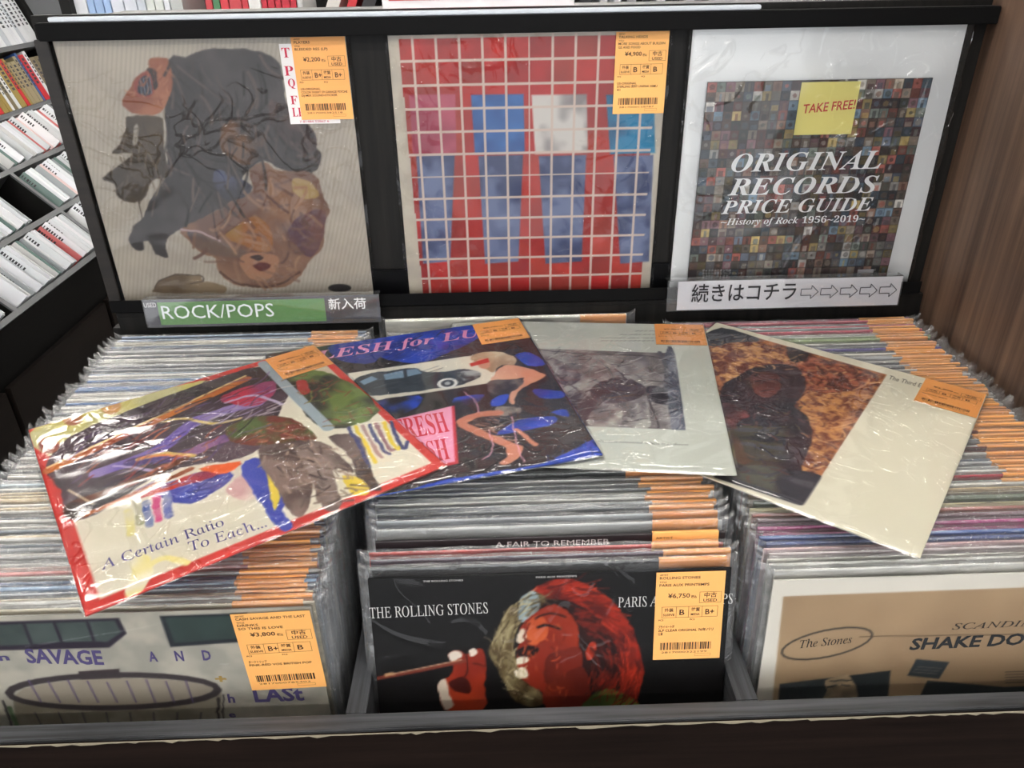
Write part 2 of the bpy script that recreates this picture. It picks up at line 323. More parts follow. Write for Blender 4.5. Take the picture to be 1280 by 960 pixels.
# drawing instructions for the printed covers: kind, colour, outline (u right, v down), width, second colour, mottling, smoothing
ART = {
'collage': [('p',(60,56,56),[(.3823,.0625),(.4386,.0587),(.4938,.0363),(.5754,.0303),(.6746,.0376),(.7314,.0592),(.7657,.0977),(.7621,.1848),(.7751,.2347),(.8214,.276),(.8525,.3176),(.8506,.3696),(.8624,.4015),(.8512,.444),(.816,.4627),(.7506,.4635),(.709,.4518),(.6497,.4183),(.5903,.4493),(.5499,.4918),(.5157,.5575),(.4166,.6116),(.3269,.667),(.2874,.6684),(.2548,.6886),(.2132,.7228),(.2113,.7799),(.1683,.7693),(.153,.7154),(.1306,.7149),(.1275,.7503),(.0937,.7495),(.0784,.7078),(.1047,.6618),(.1603,.6171),(.1904,.5613),(.271,.4749),(.3088,.3584),(.3267,.2361)],0,(78,72,72),9,1),('p',(92,74,70),[(.7072,.2035),(.7736,.2447),(.8472,.3174),(.8492,.38),(.7834,.3892),(.7187,.3252),(.6955,.2735)],0,(60,50,50),20,1),('p',(140,106,84),[(.6488,.4236),(.7082,.4572),(.8265,.4651),(.8488,.5426),(.8675,.6106),(.8304,.6788),(.8266,.7494),(.767,.8081),(.7387,.8441),(.6706,.9106),(.5871,.921),(.4951,.9124),(.4291,.8919),(.3939,.8354),(.3922,.7868),(.3493,.7737),(.3056,.7132),(.2874,.6684),(.4166,.6116),(.5157,.5575),(.5875,.5257),(.5903,.4493)],0,(112,84,72),7,1),('p',(84,88,112),[(.4664,.4466),(.5323,.4697),(.5894,.5147),(.5376,.5579),(.4718,.5565),(.4479,.5116)],0,(60,58,66),8,1),('p',(150,128,70),[(.4942,.6709),(.5695,.6266),(.6284,.6741),(.626,.7565),(.5672,.767),(.4944,.7295),(.4427,.7047)],0,(150,100,60),8,1),('p',(92,66,76),[(.7474,.6307),(.8508,.6102),(.8241,.7256),(.7687,.7961),(.7187,.7468),(.692,.6989)],0,(120,84,72),10,1),('p',(165,140,95),[(.7473,.4852),(.811,.4975),(.8363,.5534),(.7796,.5634),(.7406,.5291)],0,None,0,1),('p',(80,72,78),[(.3145,.6725),(.3954,.7154),(.4809,.7411),(.5402,.7904),(.4491,.7882),(.3833,.7745),(.323,.7373)],0,(110,90,80),8,1),('l',(175,150,150),[(.2874,.6684),(.3566,.6851),(.4279,.722)],.0081,None,0,1),('p',(160,118,92),[(.5025,.7775),(.5889,.7736),(.6429,.793),(.6215,.8534),(.5691,.8893),(.5134,.8754),(.4879,.8256)],0,None,0,1),('p',(88,42,40),[(.5337,.8267),(.577,.8095),(.6087,.8261),(.5701,.8497)],0,None,0,1),('p',(70,56,56),[(.5288,.7901),(.5647,.7814),(.5858,.7916),(.5605,.8055)],0,None,0,1),('l',(90,66,56),[(.4029,.8479),(.4522,.8925),(.5416,.9136),(.6367,.9035),(.7138,.8558)],.0091,None,0,1),('p',(112,86,70),[(.5262,.2803),(.5804,.2713),(.6483,.3032),(.6587,.3656),(.6049,.4281),(.5425,.4161),(.4994,.3624)],0,(66,60,60),14,1),('p',(96,82,66),[(.1929,.2516),(.3025,.2507),(.3098,.2863),(.2934,.3791),(.2893,.4428),(.271,.4749),(.2253,.4848),(.1645,.5552),(.0843,.5478),(.0771,.4925),(.0405,.4677),(.1236,.4179),(.1769,.3767),(.1015,.3804),(.1454,.3343),(.1743,.2836)],0,(64,55,46),9,1),('p',(160,152,140),[(.212,.2792),(.2211,.2845),(.2063,.3355),(.1874,.356),(.1913,.3197)],0,None,0,1),('p',(168,112,84),[(.3176,.0594),(.3778,.0605),(.3809,.0908),(.3759,.1483),(.3514,.1968),(.3112,.2358),(.2618,.2469),(.2118,.2389),(.1839,.2184),(.1867,.1957),(.2152,.1648),(.2453,.1266),(.2866,.1034),(.3053,.0894)],0,(140,84,62),9,1),('p',(58,44,42),[(.3053,.0894),(.3291,.1041),(.3238,.1522),(.3051,.1616),(.3022,.1228),(.2905,.1082)],0,None,0,1),('p',(140,70,60),[(.2429,.1362),(.2878,.0986),(.3084,.1181),(.3028,.1713),(.2704,.1903),(.237,.1799)],0,None,0,1),('p',(48,50,62),[(.2593,.1317),(.2843,.1129),(.3011,.1276),(.2978,.1663),(.2726,.1815),(.2483,.1674)],0,None,0,1),('l',(110,116,130),[(.2666,.127),(.2612,.1735)],.003,None,0,0),('l',(110,116,130),[(.2784,.1243),(.2724,.1737)],.003,None,0,0),('l',(110,116,130),[(.2903,.1216),(.2837,.1739)],.003,None,0,0),('l',(110,116,130),[(.3021,.119),(.2949,.1741)],.003,None,0,0),('p',(140,122,98),[(.1291,.9092),(.1537,.8786),(.2163,.858),(.3195,.8606),(.3264,.8831),(.4035,.9037),(.4032,.9352),(.2806,.9345),(.1298,.9306)],0,(100,84,66),8,1),('l',(60,50,44),[(.1291,.9092),(.1537,.8786),(.2163,.858),(.3195,.8606),(.3264,.8831),(.2776,.8943)],.003,None,0,1),('p',(50,46,46),[(.9142,.9295),(.9098,.9362),(.899,.9416),(.8833,.9451),(.8651,.946),(.8473,.9441),(.8326,.9399),(.8232,.9339),(.8205,.9271),(.8249,.9205),(.8358,.915),(.8515,.9116),(.8695,.9107),(.8872,.9125),(.9019,.9167),(.9114,.9227)],0,None,0,0),('s',(40,36,36),[(.3874,.0625),(.5748,.0331),(.7314,.0592),(.7725,.185),(.8599,.3803),(.7506,.4635),(.6497,.4183),(.4166,.6116),(.1878,.595),(.3267,.2361)],.0081,(98,84,78),110,(.1116,75,.5,.4,None)),('s',(160,124,98),[(.6479,.429),(.8517,.5204),(.8355,.7259),(.6619,.8916),(.4534,.8863),(.3107,.6899),(.5157,.5575)],.0101,(96,72,66),70,(.0811,60,.9,.5,None)),('s',(120,106,88),[(.208,.2539),(.3093,.2659),(.2735,.4641),(.155,.5494),(.056,.4702)],.0041,(56,48,42),40,(.0811,100,.5,.3,None)),('s',(186,130,98),[(.3171,.0613),(.3838,.1004),(.329,.2261),(.1975,.2137),(.2754,.108)],.003,(120,66,50),40,(.0304,110,.9,.4,None))],
'tiles': [('p',(180,88,108),[(.0585,.1985),(.2287,.1987),(.2223,.4106),(.0565,.4124)],0,(156,66,86),12,0),('p',(110,122,156),[(.0689,.419),(.2154,.4179),(.1753,.8435),(.0641,.8505)],0,(66,76,112),14,0),('p',(66,116,178),[(.2856,.2027),(.4793,.2034),(.4821,.416),(.292,.4173)],0,(50,88,146),12,0),('p',(110,122,156),[(.3047,.424),(.4756,.4233),(.4538,.8504),(.317,.8568)],0,(66,76,112),14,0),('p',(206,202,196),[(.5075,.2069),(.7123,.2078),(.7237,.421),(.5221,.4221)],0,(140,134,134),12,0),('p',(110,122,156),[(.5351,.4288),(.7174,.4283),(.7128,.8568),(.5641,.8629)],0,(66,76,112),14,0),('p',(40,128,168),[(.7837,.2121),(.9611,.2124),(.9817,.4263),(.8087,.4281)],0,(40,88,124),12,0),('p',(110,122,156),[(.8221,.4347),(.9757,.4337),(.9895,.8637),(.8719,.8706)],0,(66,76,112),14,0)],
'dance': [('rect',(226,222,206),[(.038,.034),(.972,.965)],0,(214,208,190),3,0),('p',(222,206,72),[(.0255,-.0074),(.5527,.0132),(.549,.1109),(.3699,.1363),(.0869,.2087),(.0208,.1828)],0,(200,196,150),5,1),('p',(58,50,54),[(.099,.1313),(.3048,.0726),(.5911,.0329),(.7699,.0462),(.8225,.2257),(.7289,.3665),(.6136,.5456),(.5095,.5866),(.3948,.5413),(.2762,.5229),(.0954,.6098),(.0289,.5788),(.03,.4226),(.0139,.2702)],0,(92,74,84),7,1),('p',(150,80,84),[(.0686,.1632),(.0635,.1818),(.0552,.1943),(.0448,.1989),(.034,.1951),(.0242,.1834),(.017,.1655),(.0134,.1439),(.0139,.1219),(.0187,.1028),(.027,.0896),(.0376,.0845),(.0488,.0883),(.0588,.1005),(.0661,.1192),(.0695,.1412)],0,(212,160,90),12,0),('p',(150,80,84),[(.1589,.0235),(.153,.0441),(.1436,.0581),(.1324,.0635),(.1208,.0596),(.1106,.047),(.1033,.0275),(.1,.0039),(.1012,-.0204),(.1068,-.0416),(.1162,-.0564),(.1277,-.0624),(.1397,-.0586),(.1502,-.0454),(.1575,-.025),(.1606,-.0008)],0,(212,160,90),12,0),('p',(150,80,84),[(.2807,.0256),(.2738,.0467),(.2635,.061),(.2515,.0665),(.2396,.0625),(.2294,.0496),(.2224,.0297),(.2197,.0056),(.2217,-.0192),(.2284,-.0409),(.2386,-.0561),(.2509,-.0622),(.2633,-.0582),(.2739,-.0447),(.2808,-.0239),(.2832,.0008)],0,(212,160,90),12,0),('l',(200,120,54),[(.0172,.2951),(.6967,.1038)],.0335,(170,84,50),9,0),('l',(232,204,140),[(.018,.2755),(.6986,.0791)],.0101,None,0,0),('l',(112,92,168),[(.1391,.3979),(.3088,.3882),(.4695,.281),(.6692,.2921)],.0514,(150,132,184),8,1),('l',(86,70,130),[(.2332,.4014),(.3632,.4647),(.466,.4464),(.6136,.4488)],.0447,(140,96,140),8,1),('l',(208,176,96),[(.2543,.3988),(.333,.4184),(.3957,.4822)],.019,None,0,1),('l',(214,190,110),[(.3719,.2205),(.4347,.241),(.5007,.3316),(.5865,.3562)],.0134,None,0,1),('l',(226,130,70),[(.2649,.3975),(.3305,.4283),(.3808,.478)],.0101,None,0,1),('l',(176,160,200),[(.1855,.3882),(.2269,.4306),(.2829,.4951),(.3269,.4834)],.0112,None,0,1),('p',(196,62,84),[(.569,.1864),(.6524,.159),(.7683,.1779),(.7441,.2597),(.6749,.311),(.6126,.278)],0,(150,70,110),8,1),('l',(190,178,206),[(.5812,.2252),(.6758,.2379),(.7332,.3553)],.0134,None,0,1),('l',(148,84,48),[(.0524,.5159),(.219,.5121),(.3684,.4849)],.029,(96,54,40),10,1),('l',(196,116,62),[(.0527,.5966),(.2154,.572),(.3712,.5505)],.0201,(140,70,44),10,1),('p',(62,44,40),[(.076,.5762),(.071,.5914),(.0627,.6011),(.0524,.6039),(.0416,.5994),(.0318,.5884),(.0245,.5725),(.0208,.5539),(.0213,.5353),(.026,.5197),(.0343,.5094),(.0448,.5063),(.056,.5107),(.066,.5222),(.0733,.5387),(.0768,.5577)],0,(120,74,50),12,0),('l',(224,206,170),[(.0509,.4382),(.0965,.5529)],.0056,None,0,0),('p',(66,78,172),[(.2581,.5772),(.4184,.6037),(.4667,.6575),(.3969,.7082),(.324,.7195),(.2716,.6606)],0,(90,84,150),10,1),('p',(196,62,54),[(.2088,.6014),(.3431,.5776),(.4616,.6007),(.504,.6191),(.4098,.6321),(.2732,.6154)],0,(120,60,110),12,1),('p',(226,104,50),[(.3884,.5634),(.5045,.6013),(.4503,.6365)],0,None,0,1),('l',(150,152,116),[(.2016,.612),(.1843,.7227)],.0223,(210,204,190),14,1),('l',(88,108,172),[(.2217,.6369),(.2036,.7463)],.0223,(210,204,190),14,1),('l',(206,84,134),[(.2505,.6287),(.2311,.7394)],.0223,(210,204,190),14,1),('l',(110,120,184),[(.2793,.6302),(.2587,.7414)],.0223,(210,204,190),14,1),('l',(224,214,140),[(.1705,.647),(.1546,.7544)],.0223,(210,204,190),14,1),('p',(204,166,164),[(.4241,.7185),(.4927,.6684),(.5648,.6784),(.5434,.8081),(.4858,.8093),(.441,.7915)],0,(226,214,200),10,1),('p',(66,78,172),[(.4937,.6338),(.5649,.633),(.541,.8062),(.5619,.8664),(.5205,.9092),(.5203,.9921),(.4858,.9789),(.4839,.8433)],0,(80,90,180),8,1),('p',(226,202,72),[(.558,.6911),(.5516,.806),(.5063,.8985),(.5246,.7939)],0,None,0,1),('p',(136,114,106),[(.5662,.5825),(.6707,.518),(.7126,.6204),(.6565,.809),(.5774,.9518),(.5373,.9444),(.5434,.8081)],0,(74,58,56),7,1),('p',(150,132,124),[(.6766,.5932),(.751,.6692),(.7668,.8306),(.7565,.8669),(.7136,.8193),(.6694,.9823),(.6193,.9756),(.6498,.804)],0,(88,72,70),7,1),('p',(120,102,98),[(.7809,.6422),(.8576,.7002),(.8007,.9174),(.7864,.9905),(.7433,.9417),(.7859,.7951)],0,(66,54,54),7,1),('p',(226,202,72),[(.7236,.8595),(.7663,.913),(.7529,.9857),(.7124,.9553)],0,None,0,1),('p',(86,104,58),[(.5301,.3856),(.6486,.3841),(.7256,.4699),(.7494,.6234),(.6856,.6),(.5335,.5146)],0,(124,62,50),22,1),('p',(46,50,46),[(.7884,.0877),(.9604,.2529),(.986,.5959),(.7858,.5897),(.7883,.2626)],0,(112,134,72),12,1),('p',(176,60,56),[(.8327,.2335),(.8653,.252),(.8437,.3356),(.8141,.3282)],0,None,0,1),('l',(156,170,180),[(.786,.024),(.8002,.5902)],.0402,None,0,0),('l',(70,76,124),[(.8536,.6307),(.8343,.7611),(.8128,.8653)],.0123,None,0,1),('l',(226,202,72),[(.8747,.6388),(.8519,.7744),(.838,.8572)],.0123,None,0,1),('l',(170,140,140),[(.8959,.647),(.8696,.7877),(.8637,.8491)],.0123,None,0,1),('l',(70,76,124),[(.9172,.6553),(.8872,.801),(.8897,.8409)],.0123,None,0,1),('l',(150,110,120),[(.9386,.6635),(.9048,.8143),(.9161,.8325)],.0123,None,0,1),('l',(226,202,72),[(.96,.6718),(.9224,.8276),(.943,.8239)],.0123,None,0,1),('l',(70,76,124),[(.9816,.6802),(.94,.8409),(.9703,.8153)],.0123,None,0,1),('l',(230,214,120),[(.1487,.8765),(.1437,.9359),(.1159,.9785)],.0491,(226,222,206),8,1),('l',(230,214,120),[(.1691,.911),(.2088,.9084),(.2428,.9627)],.0223,(226,222,206),8,1),('s',(40,34,38),[(.099,.1313),(.5872,.046),(.7825,.2269),(.5956,.532),(.3964,.5357),(.0984,.5931),(.0259,.4194)],.0056,(120,90,150),90,(.0894,-22,.3,.4,None)),('s',(206,120,70),[(.0852,.2194),(.4127,.2379),(.5414,.491),(.2932,.5357),(.0583,.563)],.0056,(150,60,60),40,(.067,-28,.3,.3,None)),('s',(226,220,206),[(.4504,.1833),(.7531,.2358),(.6582,.4241),(.4569,.3249)],.0045,(130,110,170),30,(.0782,-12,.25,.3,None)),('s',(170,146,130),[(.575,.5892),(.7205,.6015),(.8039,.762),(.7835,.947),(.6438,.9632),(.5363,.921)],.0067,(78,62,60),90,(.0514,70,.5,.5,None)),('s',(120,150,70),[(.7905,.1362),(.9349,.2794),(.9734,.5948),(.7892,.5818)],.0056,(150,50,50),50,(.0447,40,.9,.5,None)),('s',(60,80,50),[(.5394,.3926),(.724,.474),(.7386,.6152),(.5438,.5174)],.0045,(190,110,80),50,(.0246,30,.9,.4,None)),('s',(40,44,110),[(.2631,.5768),(.4655,.6545),(.3092,.7025)],.0045,(140,150,220),24,(.0447,-15,.4,.3,None))],
'lush': [('p',(44,80,196),[(.2478,-.0032),(.4352,-.0323),(.464,.0236),(.3993,.1968),(.2867,.1598),(.2441,.083)],0,(30,52,140),16,1),('p',(44,80,196),[(.4644,-.0272),(.6357,-.0315),(.8115,.0133),(.8149,.1181),(.6544,.2184),(.573,.2578),(.4675,.2109),(.4186,.1406)],0,(30,52,140),16,1),('p',(226,222,208),[(.2949,.2524),(.7233,.2579),(.8358,.2678),(.7961,.4811),(.3778,.478),(.2952,.3192)],0,None,0,0),('p',(36,46,56),[(.3101,.3333),(.3326,.2897),(.4058,.2748),(.4456,.2839),(.5322,.2846),(.5647,.3266),(.6317,.3523),(.705,.3528),(.7454,.3894),(.7457,.4314),(.685,.4563),(.6131,.4621),(.3896,.4437),(.3409,.4104)],0,(60,70,82),14,1),('p',(124,152,178),[(.4193,.3025),(.4909,.2928),(.4878,.3477),(.4212,.345)],0,None,0,0),('p',(124,152,178),[(.5037,.293),(.5417,.2956),(.5541,.3367),(.5008,.3443)],0,None,0,0),('p',(124,152,178),[(.3316,.3272),(.3764,.3001),(.397,.3296),(.3451,.3575)],0,None,0,0),('p',(232,232,228),[(.6664,.4403),(.6617,.4541),(.6523,.4651),(.6396,.4718),(.6254,.4731),(.6119,.4689),(.6011,.4599),(.5946,.4472),(.5934,.4329),(.5977,.419),(.607,.4076),(.6199,.4007),(.6344,.3992),(.6481,.4035),(.6591,.4129),(.6655,.4258)],0,None,0,0),('p',(50,56,62),[(.6533,.439),(.6503,.4482),(.6443,.4556),(.636,.4601),(.6269,.461),(.6182,.4583),(.6113,.4522),(.6071,.4438),(.6064,.4342),(.6092,.4249),(.6153,.4174),(.6236,.4128),(.6328,.4118),(.6417,.4146),(.6487,.4208),(.6527,.4294)],0,None,0,0),('p',(180,184,186),[(.6403,.4377),(.6389,.4423),(.6361,.446),(.6324,.4483),(.6284,.4489),(.6245,.4475),(.6214,.4445),(.6196,.4403),(.6194,.4355),(.6208,.4309),(.6235,.4271),(.6272,.4248),(.6313,.4242),(.6352,.4256),(.6383,.4286),(.6401,.4329)],0,None,0,0),('p',(170,176,180),[(.6835,.3692),(.7538,.3844),(.7474,.4319),(.6887,.4372)],0,(60,66,72),30,1),('p',(44,80,196),[(.3863,.4773),(.5231,.4917),(.5027,.5649),(.4248,.5891),(.3872,.5546)],0,(40,36,42),14,1),('p',(44,80,196),[(.6335,.5443),(.7361,.5512),(.6897,.6079),(.6329,.6031)],0,(40,36,42),14,1),('p',(206,58,70),[(.4301,.6288),(.6267,.5911),(.5791,.9187),(.4091,.9231)],0,None,0,0),('p',(232,166,198),[(.4233,.6173),(.6165,.5912),(.5709,.9056),(.4106,.9109)],0,None,0,0),('p',(46,84,204),[(.9055,.3055),(.9675,.3008),(.9955,.4084),(.9351,.4025)],0,(34,58,150),10,1),('p',(46,84,204),[(.9082,.5679),(.9945,.6133),(.9844,.6514),(.9108,.6279)],0,(34,58,150),10,1),('p',(46,84,204),[(.8099,.7424),(.9269,.7575),(.8973,.8006),(.7211,.8049)],0,(34,58,150),10,1),('p',(46,84,204),[(.4354,1.0),(.554,.9825),(.7299,.9935),(.8557,.9803),(1.0213,.9104),(1.0006,1.0038),(.6957,1.0109),(.4193,1.0141)],0,(34,58,150),10,1),('p',(46,84,204),[(.9231,.7278),(.9742,.7279),(.9682,.7737)],0,(34,58,150),10,1),('p',(46,84,204),[(.765,.5778),(.8174,.5773),(.786,.6352),(.7445,.6303)],0,(34,58,150),10,1),('p',(214,152,126),[(.7996,.4262),(.8492,.3724),(.9002,.393),(.9677,.4694),(.9612,.5013),(.8789,.5442),(.8418,.5851),(.8197,.6377),(.8073,.6253),(.8336,.5474),(.8959,.4801),(.8211,.4892),(.7785,.4792)],0,(226,176,150),8,1),('p',(50,44,50),[(.7771,.4658),(.8839,.4911),(.8641,.5394),(.8012,.5721),(.756,.5402)],0,(110,100,100),26,1),('p',(50,44,50),[(.7633,.6412),(.8352,.6772),(.8096,.7109),(.7513,.6925)],0,(140,130,120),30,1),('p',(214,198,172),[(.7417,.2846),(.7825,.2481),(.8658,.2629),(.9022,.3333),(.8847,.38),(.8414,.3659),(.8037,.4083),(.7855,.3869)],0,(180,150,120),14,1),('p',(216,160,136),[(.7622,.2996),(.8005,.2978),(.8031,.3493),(.7836,.3746),(.76,.3551)],0,None,0,1),('p',(204,56,46),[(.7322,.3181),(.8062,.2976),(.8038,.3295),(.7329,.3423)],0,None,0,0),('l',(214,150,124),[(.6301,.6981),(.6934,.671),(.7587,.6788)],.0326,(190,120,96),6,1),('l',(214,150,124),[(.6312,.7139),(.6962,.8088),(.7574,.8847)],.0326,(190,120,96),6,1),('p',(206,138,112),[(.7355,.8779),(.7882,.8873),(.7486,.9499),(.7072,.9633),(.6967,.9497),(.7246,.9291)],0,None,0,1),('l',(206,138,112),[(.7885,.7936),(.8078,.8437),(.8228,.8911)],.0186,None,0,1),('l',(232,170,190),[(.6739,.5138),(.6968,.5731),(.6966,.6559)],.0039,None,0,1),('l',(232,170,190),[(.7054,.7675),(.6873,.8906),(.6529,.9177)],.0039,None,0,1),('l',(232,170,190),[(.7912,.7177),(.7713,.861),(.7667,.9686)],.0039,None,0,1),('s',(30,28,34),[(.2488,-.0254),(.8096,.0223),(.8058,.1378),(.4487,.2129),(.2606,.1306)],.0039,(70,110,220),60,(.0543,-30,.3,.2,None)),('s',(30,28,34),[(.4354,1.0),(.7299,.9935),(1.0191,.9168),(.9972,1.0001),(.6957,1.0109)],.0031,(60,100,210),40,(.0233,-20,.8,.2,None)),('s',(20,24,30),[(.3198,.3457),(.5297,.3035),(.7418,.3978),(.6142,.4553),(.3907,.4317)],.0019,(120,130,140),24,(.0543,-10,.1,.1,None)),('s',(232,190,160),[(.6406,.6859),(.7594,.6758),(.7647,.887),(.6962,.8088)],.0031,(190,120,96),24,(.0311,30,.4,.3,None))],
'grey': [('p',(150,145,144),[(.3294,.2387),(.8745,.2539),(.8767,.7772),(.4797,.7752)],0,(74,64,72),9,0),('p',(168,166,162),[(.4483,.3267),(.6441,.3578),(.5857,.4784),(.5112,.5766),(.4614,.5132)],0,(110,102,106),16,1),('p',(96,80,90),[(.3594,.285),(.4483,.3267),(.5375,.4394),(.5018,.5243),(.4306,.4598)],0,(150,144,144),26,1),('p',(104,88,96),[(.5804,.5195),(.6716,.4455),(.7622,.5217),(.7222,.6016),(.6468,.6314),(.5832,.6104)],0,(70,58,66),12,1),('p',(112,116,132),[(.8396,.2558),(.8743,.257),(.8751,.774),(.8314,.7737)],0,(70,74,92),14,1),('l',(58,54,68),[(.8192,.2444),(.8376,.3644),(.8214,.6202)],.0141,(100,100,110),20,1),('p',(52,48,60),[(.7626,.5084),(.8266,.5177),(.8264,.6199),(.7786,.6043)],0,(80,76,88),16,1),('l',(70,56,64),[(.5066,.6089),(.5873,.5324),(.6717,.4664)],.0053,None,0,1),('l',(70,56,64),[(.3864,.3454),(.501,.5108),(.5966,.6346)],.0047,None,0,1),('l',(66,56,66),[(.7611,.561),(.7823,.6713),(.7934,.7685)],.0053,None,0,1),('l',(60,52,62),[(.3708,.2526),(.5587,.2773),(.7692,.2782),(.8706,.3182)],.0047,None,0,1),('l',(80,66,74),[(.658,.3893),(.698,.4717),(.6845,.5657)],.007,None,0,1),('p',(176,174,168),[(.5855,.6841),(.6718,.6543),(.672,.7712),(.5763,.7732)],0,(120,110,112),16,1),('p',(172,170,166),[(.6967,.6527),(.7592,.6242),(.767,.7647),(.7077,.7688)],0,(110,102,106),16,1),('s',(206,204,200),[(.3636,.253),(.8706,.2603),(.8726,.7687),(.4913,.7665)],.0029,(44,36,46),190,(.0469,-30,.5,.3,None)),('s',(200,198,196),[(.8324,.2624),(.8706,.2603),(.8726,.7687),(.8374,.7711)],.0023,(90,90,110),50,(.0234,85,.4,.3,None)),('p',(200,204,196),[(.8829,.1273),(.8752,.2538),(.8771,.7794),(1.1619,.7599),(1.2046,.1109)],0,(196,200,192),6,0),('p',(200,204,196),[(.3709,.7837),(.4797,.7752),(.8772,.7783),(1.2109,.7993),(1.1551,1.0865),(.4104,1.1441)],0,(196,200,192),6,0),('l',(92,90,92),[(.7345,.0695),(.7464,.0654)],.0021,None,0,0),('l',(92,90,92),[(.7523,.0687),(.762,.0647)],.0021,None,0,0),('l',(92,90,92),[(.7701,.0678),(.7776,.0639)],.0021,None,0,0),('l',(92,90,92),[(.7879,.0669),(.7998,.0628)],.0021,None,0,0),('l',(92,90,92),[(.8056,.066),(.8154,.062)],.0021,None,0,0),('l',(92,90,92),[(.675,.1038),(.6853,.1015)],.0021,None,0,0),('l',(92,90,92),[(.6927,.1029),(.7008,.1007)],.0021,None,0,0),('l',(92,90,92),[(.7104,.102),(.7229,.0996)],.0021,None,0,0),('l',(92,90,92),[(.7281,.1011),(.7384,.0989)],.0021,None,0,0),('l',(92,90,92),[(.7457,.1002),(.7538,.0981)],.0021,None,0,0),('l',(92,90,92),[(.7634,.0993),(.7759,.097)],.0021,None,0,0),('l',(92,90,92),[(.781,.0984),(.7913,.0962)],.0021,None,0,0),('l',(92,90,92),[(.7986,.0976),(.8067,.0954)],.0021,None,0,0),('l',(92,90,92),[(.8162,.0967),(.8287,.0943)],.0021,None,0,0),('l',(92,90,92),[(.598,.1384),(.6105,.1361)],.0021,None,0,0),('l',(92,90,92),[(.6156,.1375),(.6259,.1353)],.0021,None,0,0),('l',(92,90,92),[(.6332,.1366),(.6413,.1345)],.0021,None,0,0),('l',(92,90,92),[(.6508,.1357),(.6633,.1334)],.0021,None,0,0),('l',(92,90,92),[(.6684,.1348),(.6786,.1326)],.0021,None,0,0),('l',(92,90,92),[(.6859,.1339),(.694,.1318)],.0021,None,0,0),('l',(92,90,92),[(.7035,.133),(.7159,.1307)],.0021,None,0,0),('l',(92,90,92),[(.721,.1321),(.7313,.1299)],.0021,None,0,0),('l',(92,90,92),[(.7385,.1313),(.7466,.1292)],.0021,None,0,0),('l',(92,90,92),[(.756,.1304),(.7684,.128)],.0021,None,0,0),('l',(92,90,92),[(.7735,.1295),(.7837,.1273)],.0021,None,0,0),('l',(92,90,92),[(.7909,.1286),(.799,.1265)],.0021,None,0,0),('l',(92,90,92),[(.8084,.1277),(.8208,.1254)],.0021,None,0,0),('l',(92,90,92),[(.6022,.1634),(.6138,.1595)],.0021,None,0,0),('l',(92,90,92),[(.6197,.1625),(.6291,.1587)],.0021,None,0,0),('l',(92,90,92),[(.6372,.1616),(.6444,.1579)],.0021,None,0,0),('l',(92,90,92),[(.6546,.1607),(.6663,.1568)],.0021,None,0,0),('l',(92,90,92),[(.6721,.1598),(.6815,.156)],.0021,None,0,0),('l',(92,90,92),[(.6895,.1589),(.6968,.1552)],.0021,None,0,0),('l',(92,90,92),[(.7069,.158),(.7185,.1541)],.0021,None,0,0),('l',(92,90,92),[(.7243,.1571),(.7338,.1533)],.0021,None,0,0),('l',(92,90,92),[(.7417,.1563),(.749,.1525)],.0021,None,0,0),('l',(92,90,92),[(.759,.1554),(.7707,.1514)],.0021,None,0,0),('l',(92,90,92),[(.7764,.1545),(.7859,.1506)],.0021,None,0,0),('l',(92,90,92),[(.7937,.1536),(.801,.1499)],.0021,None,0,0),('l',(92,90,92),[(.811,.1527),(.8227,.1487)],.0021,None,0,0)],
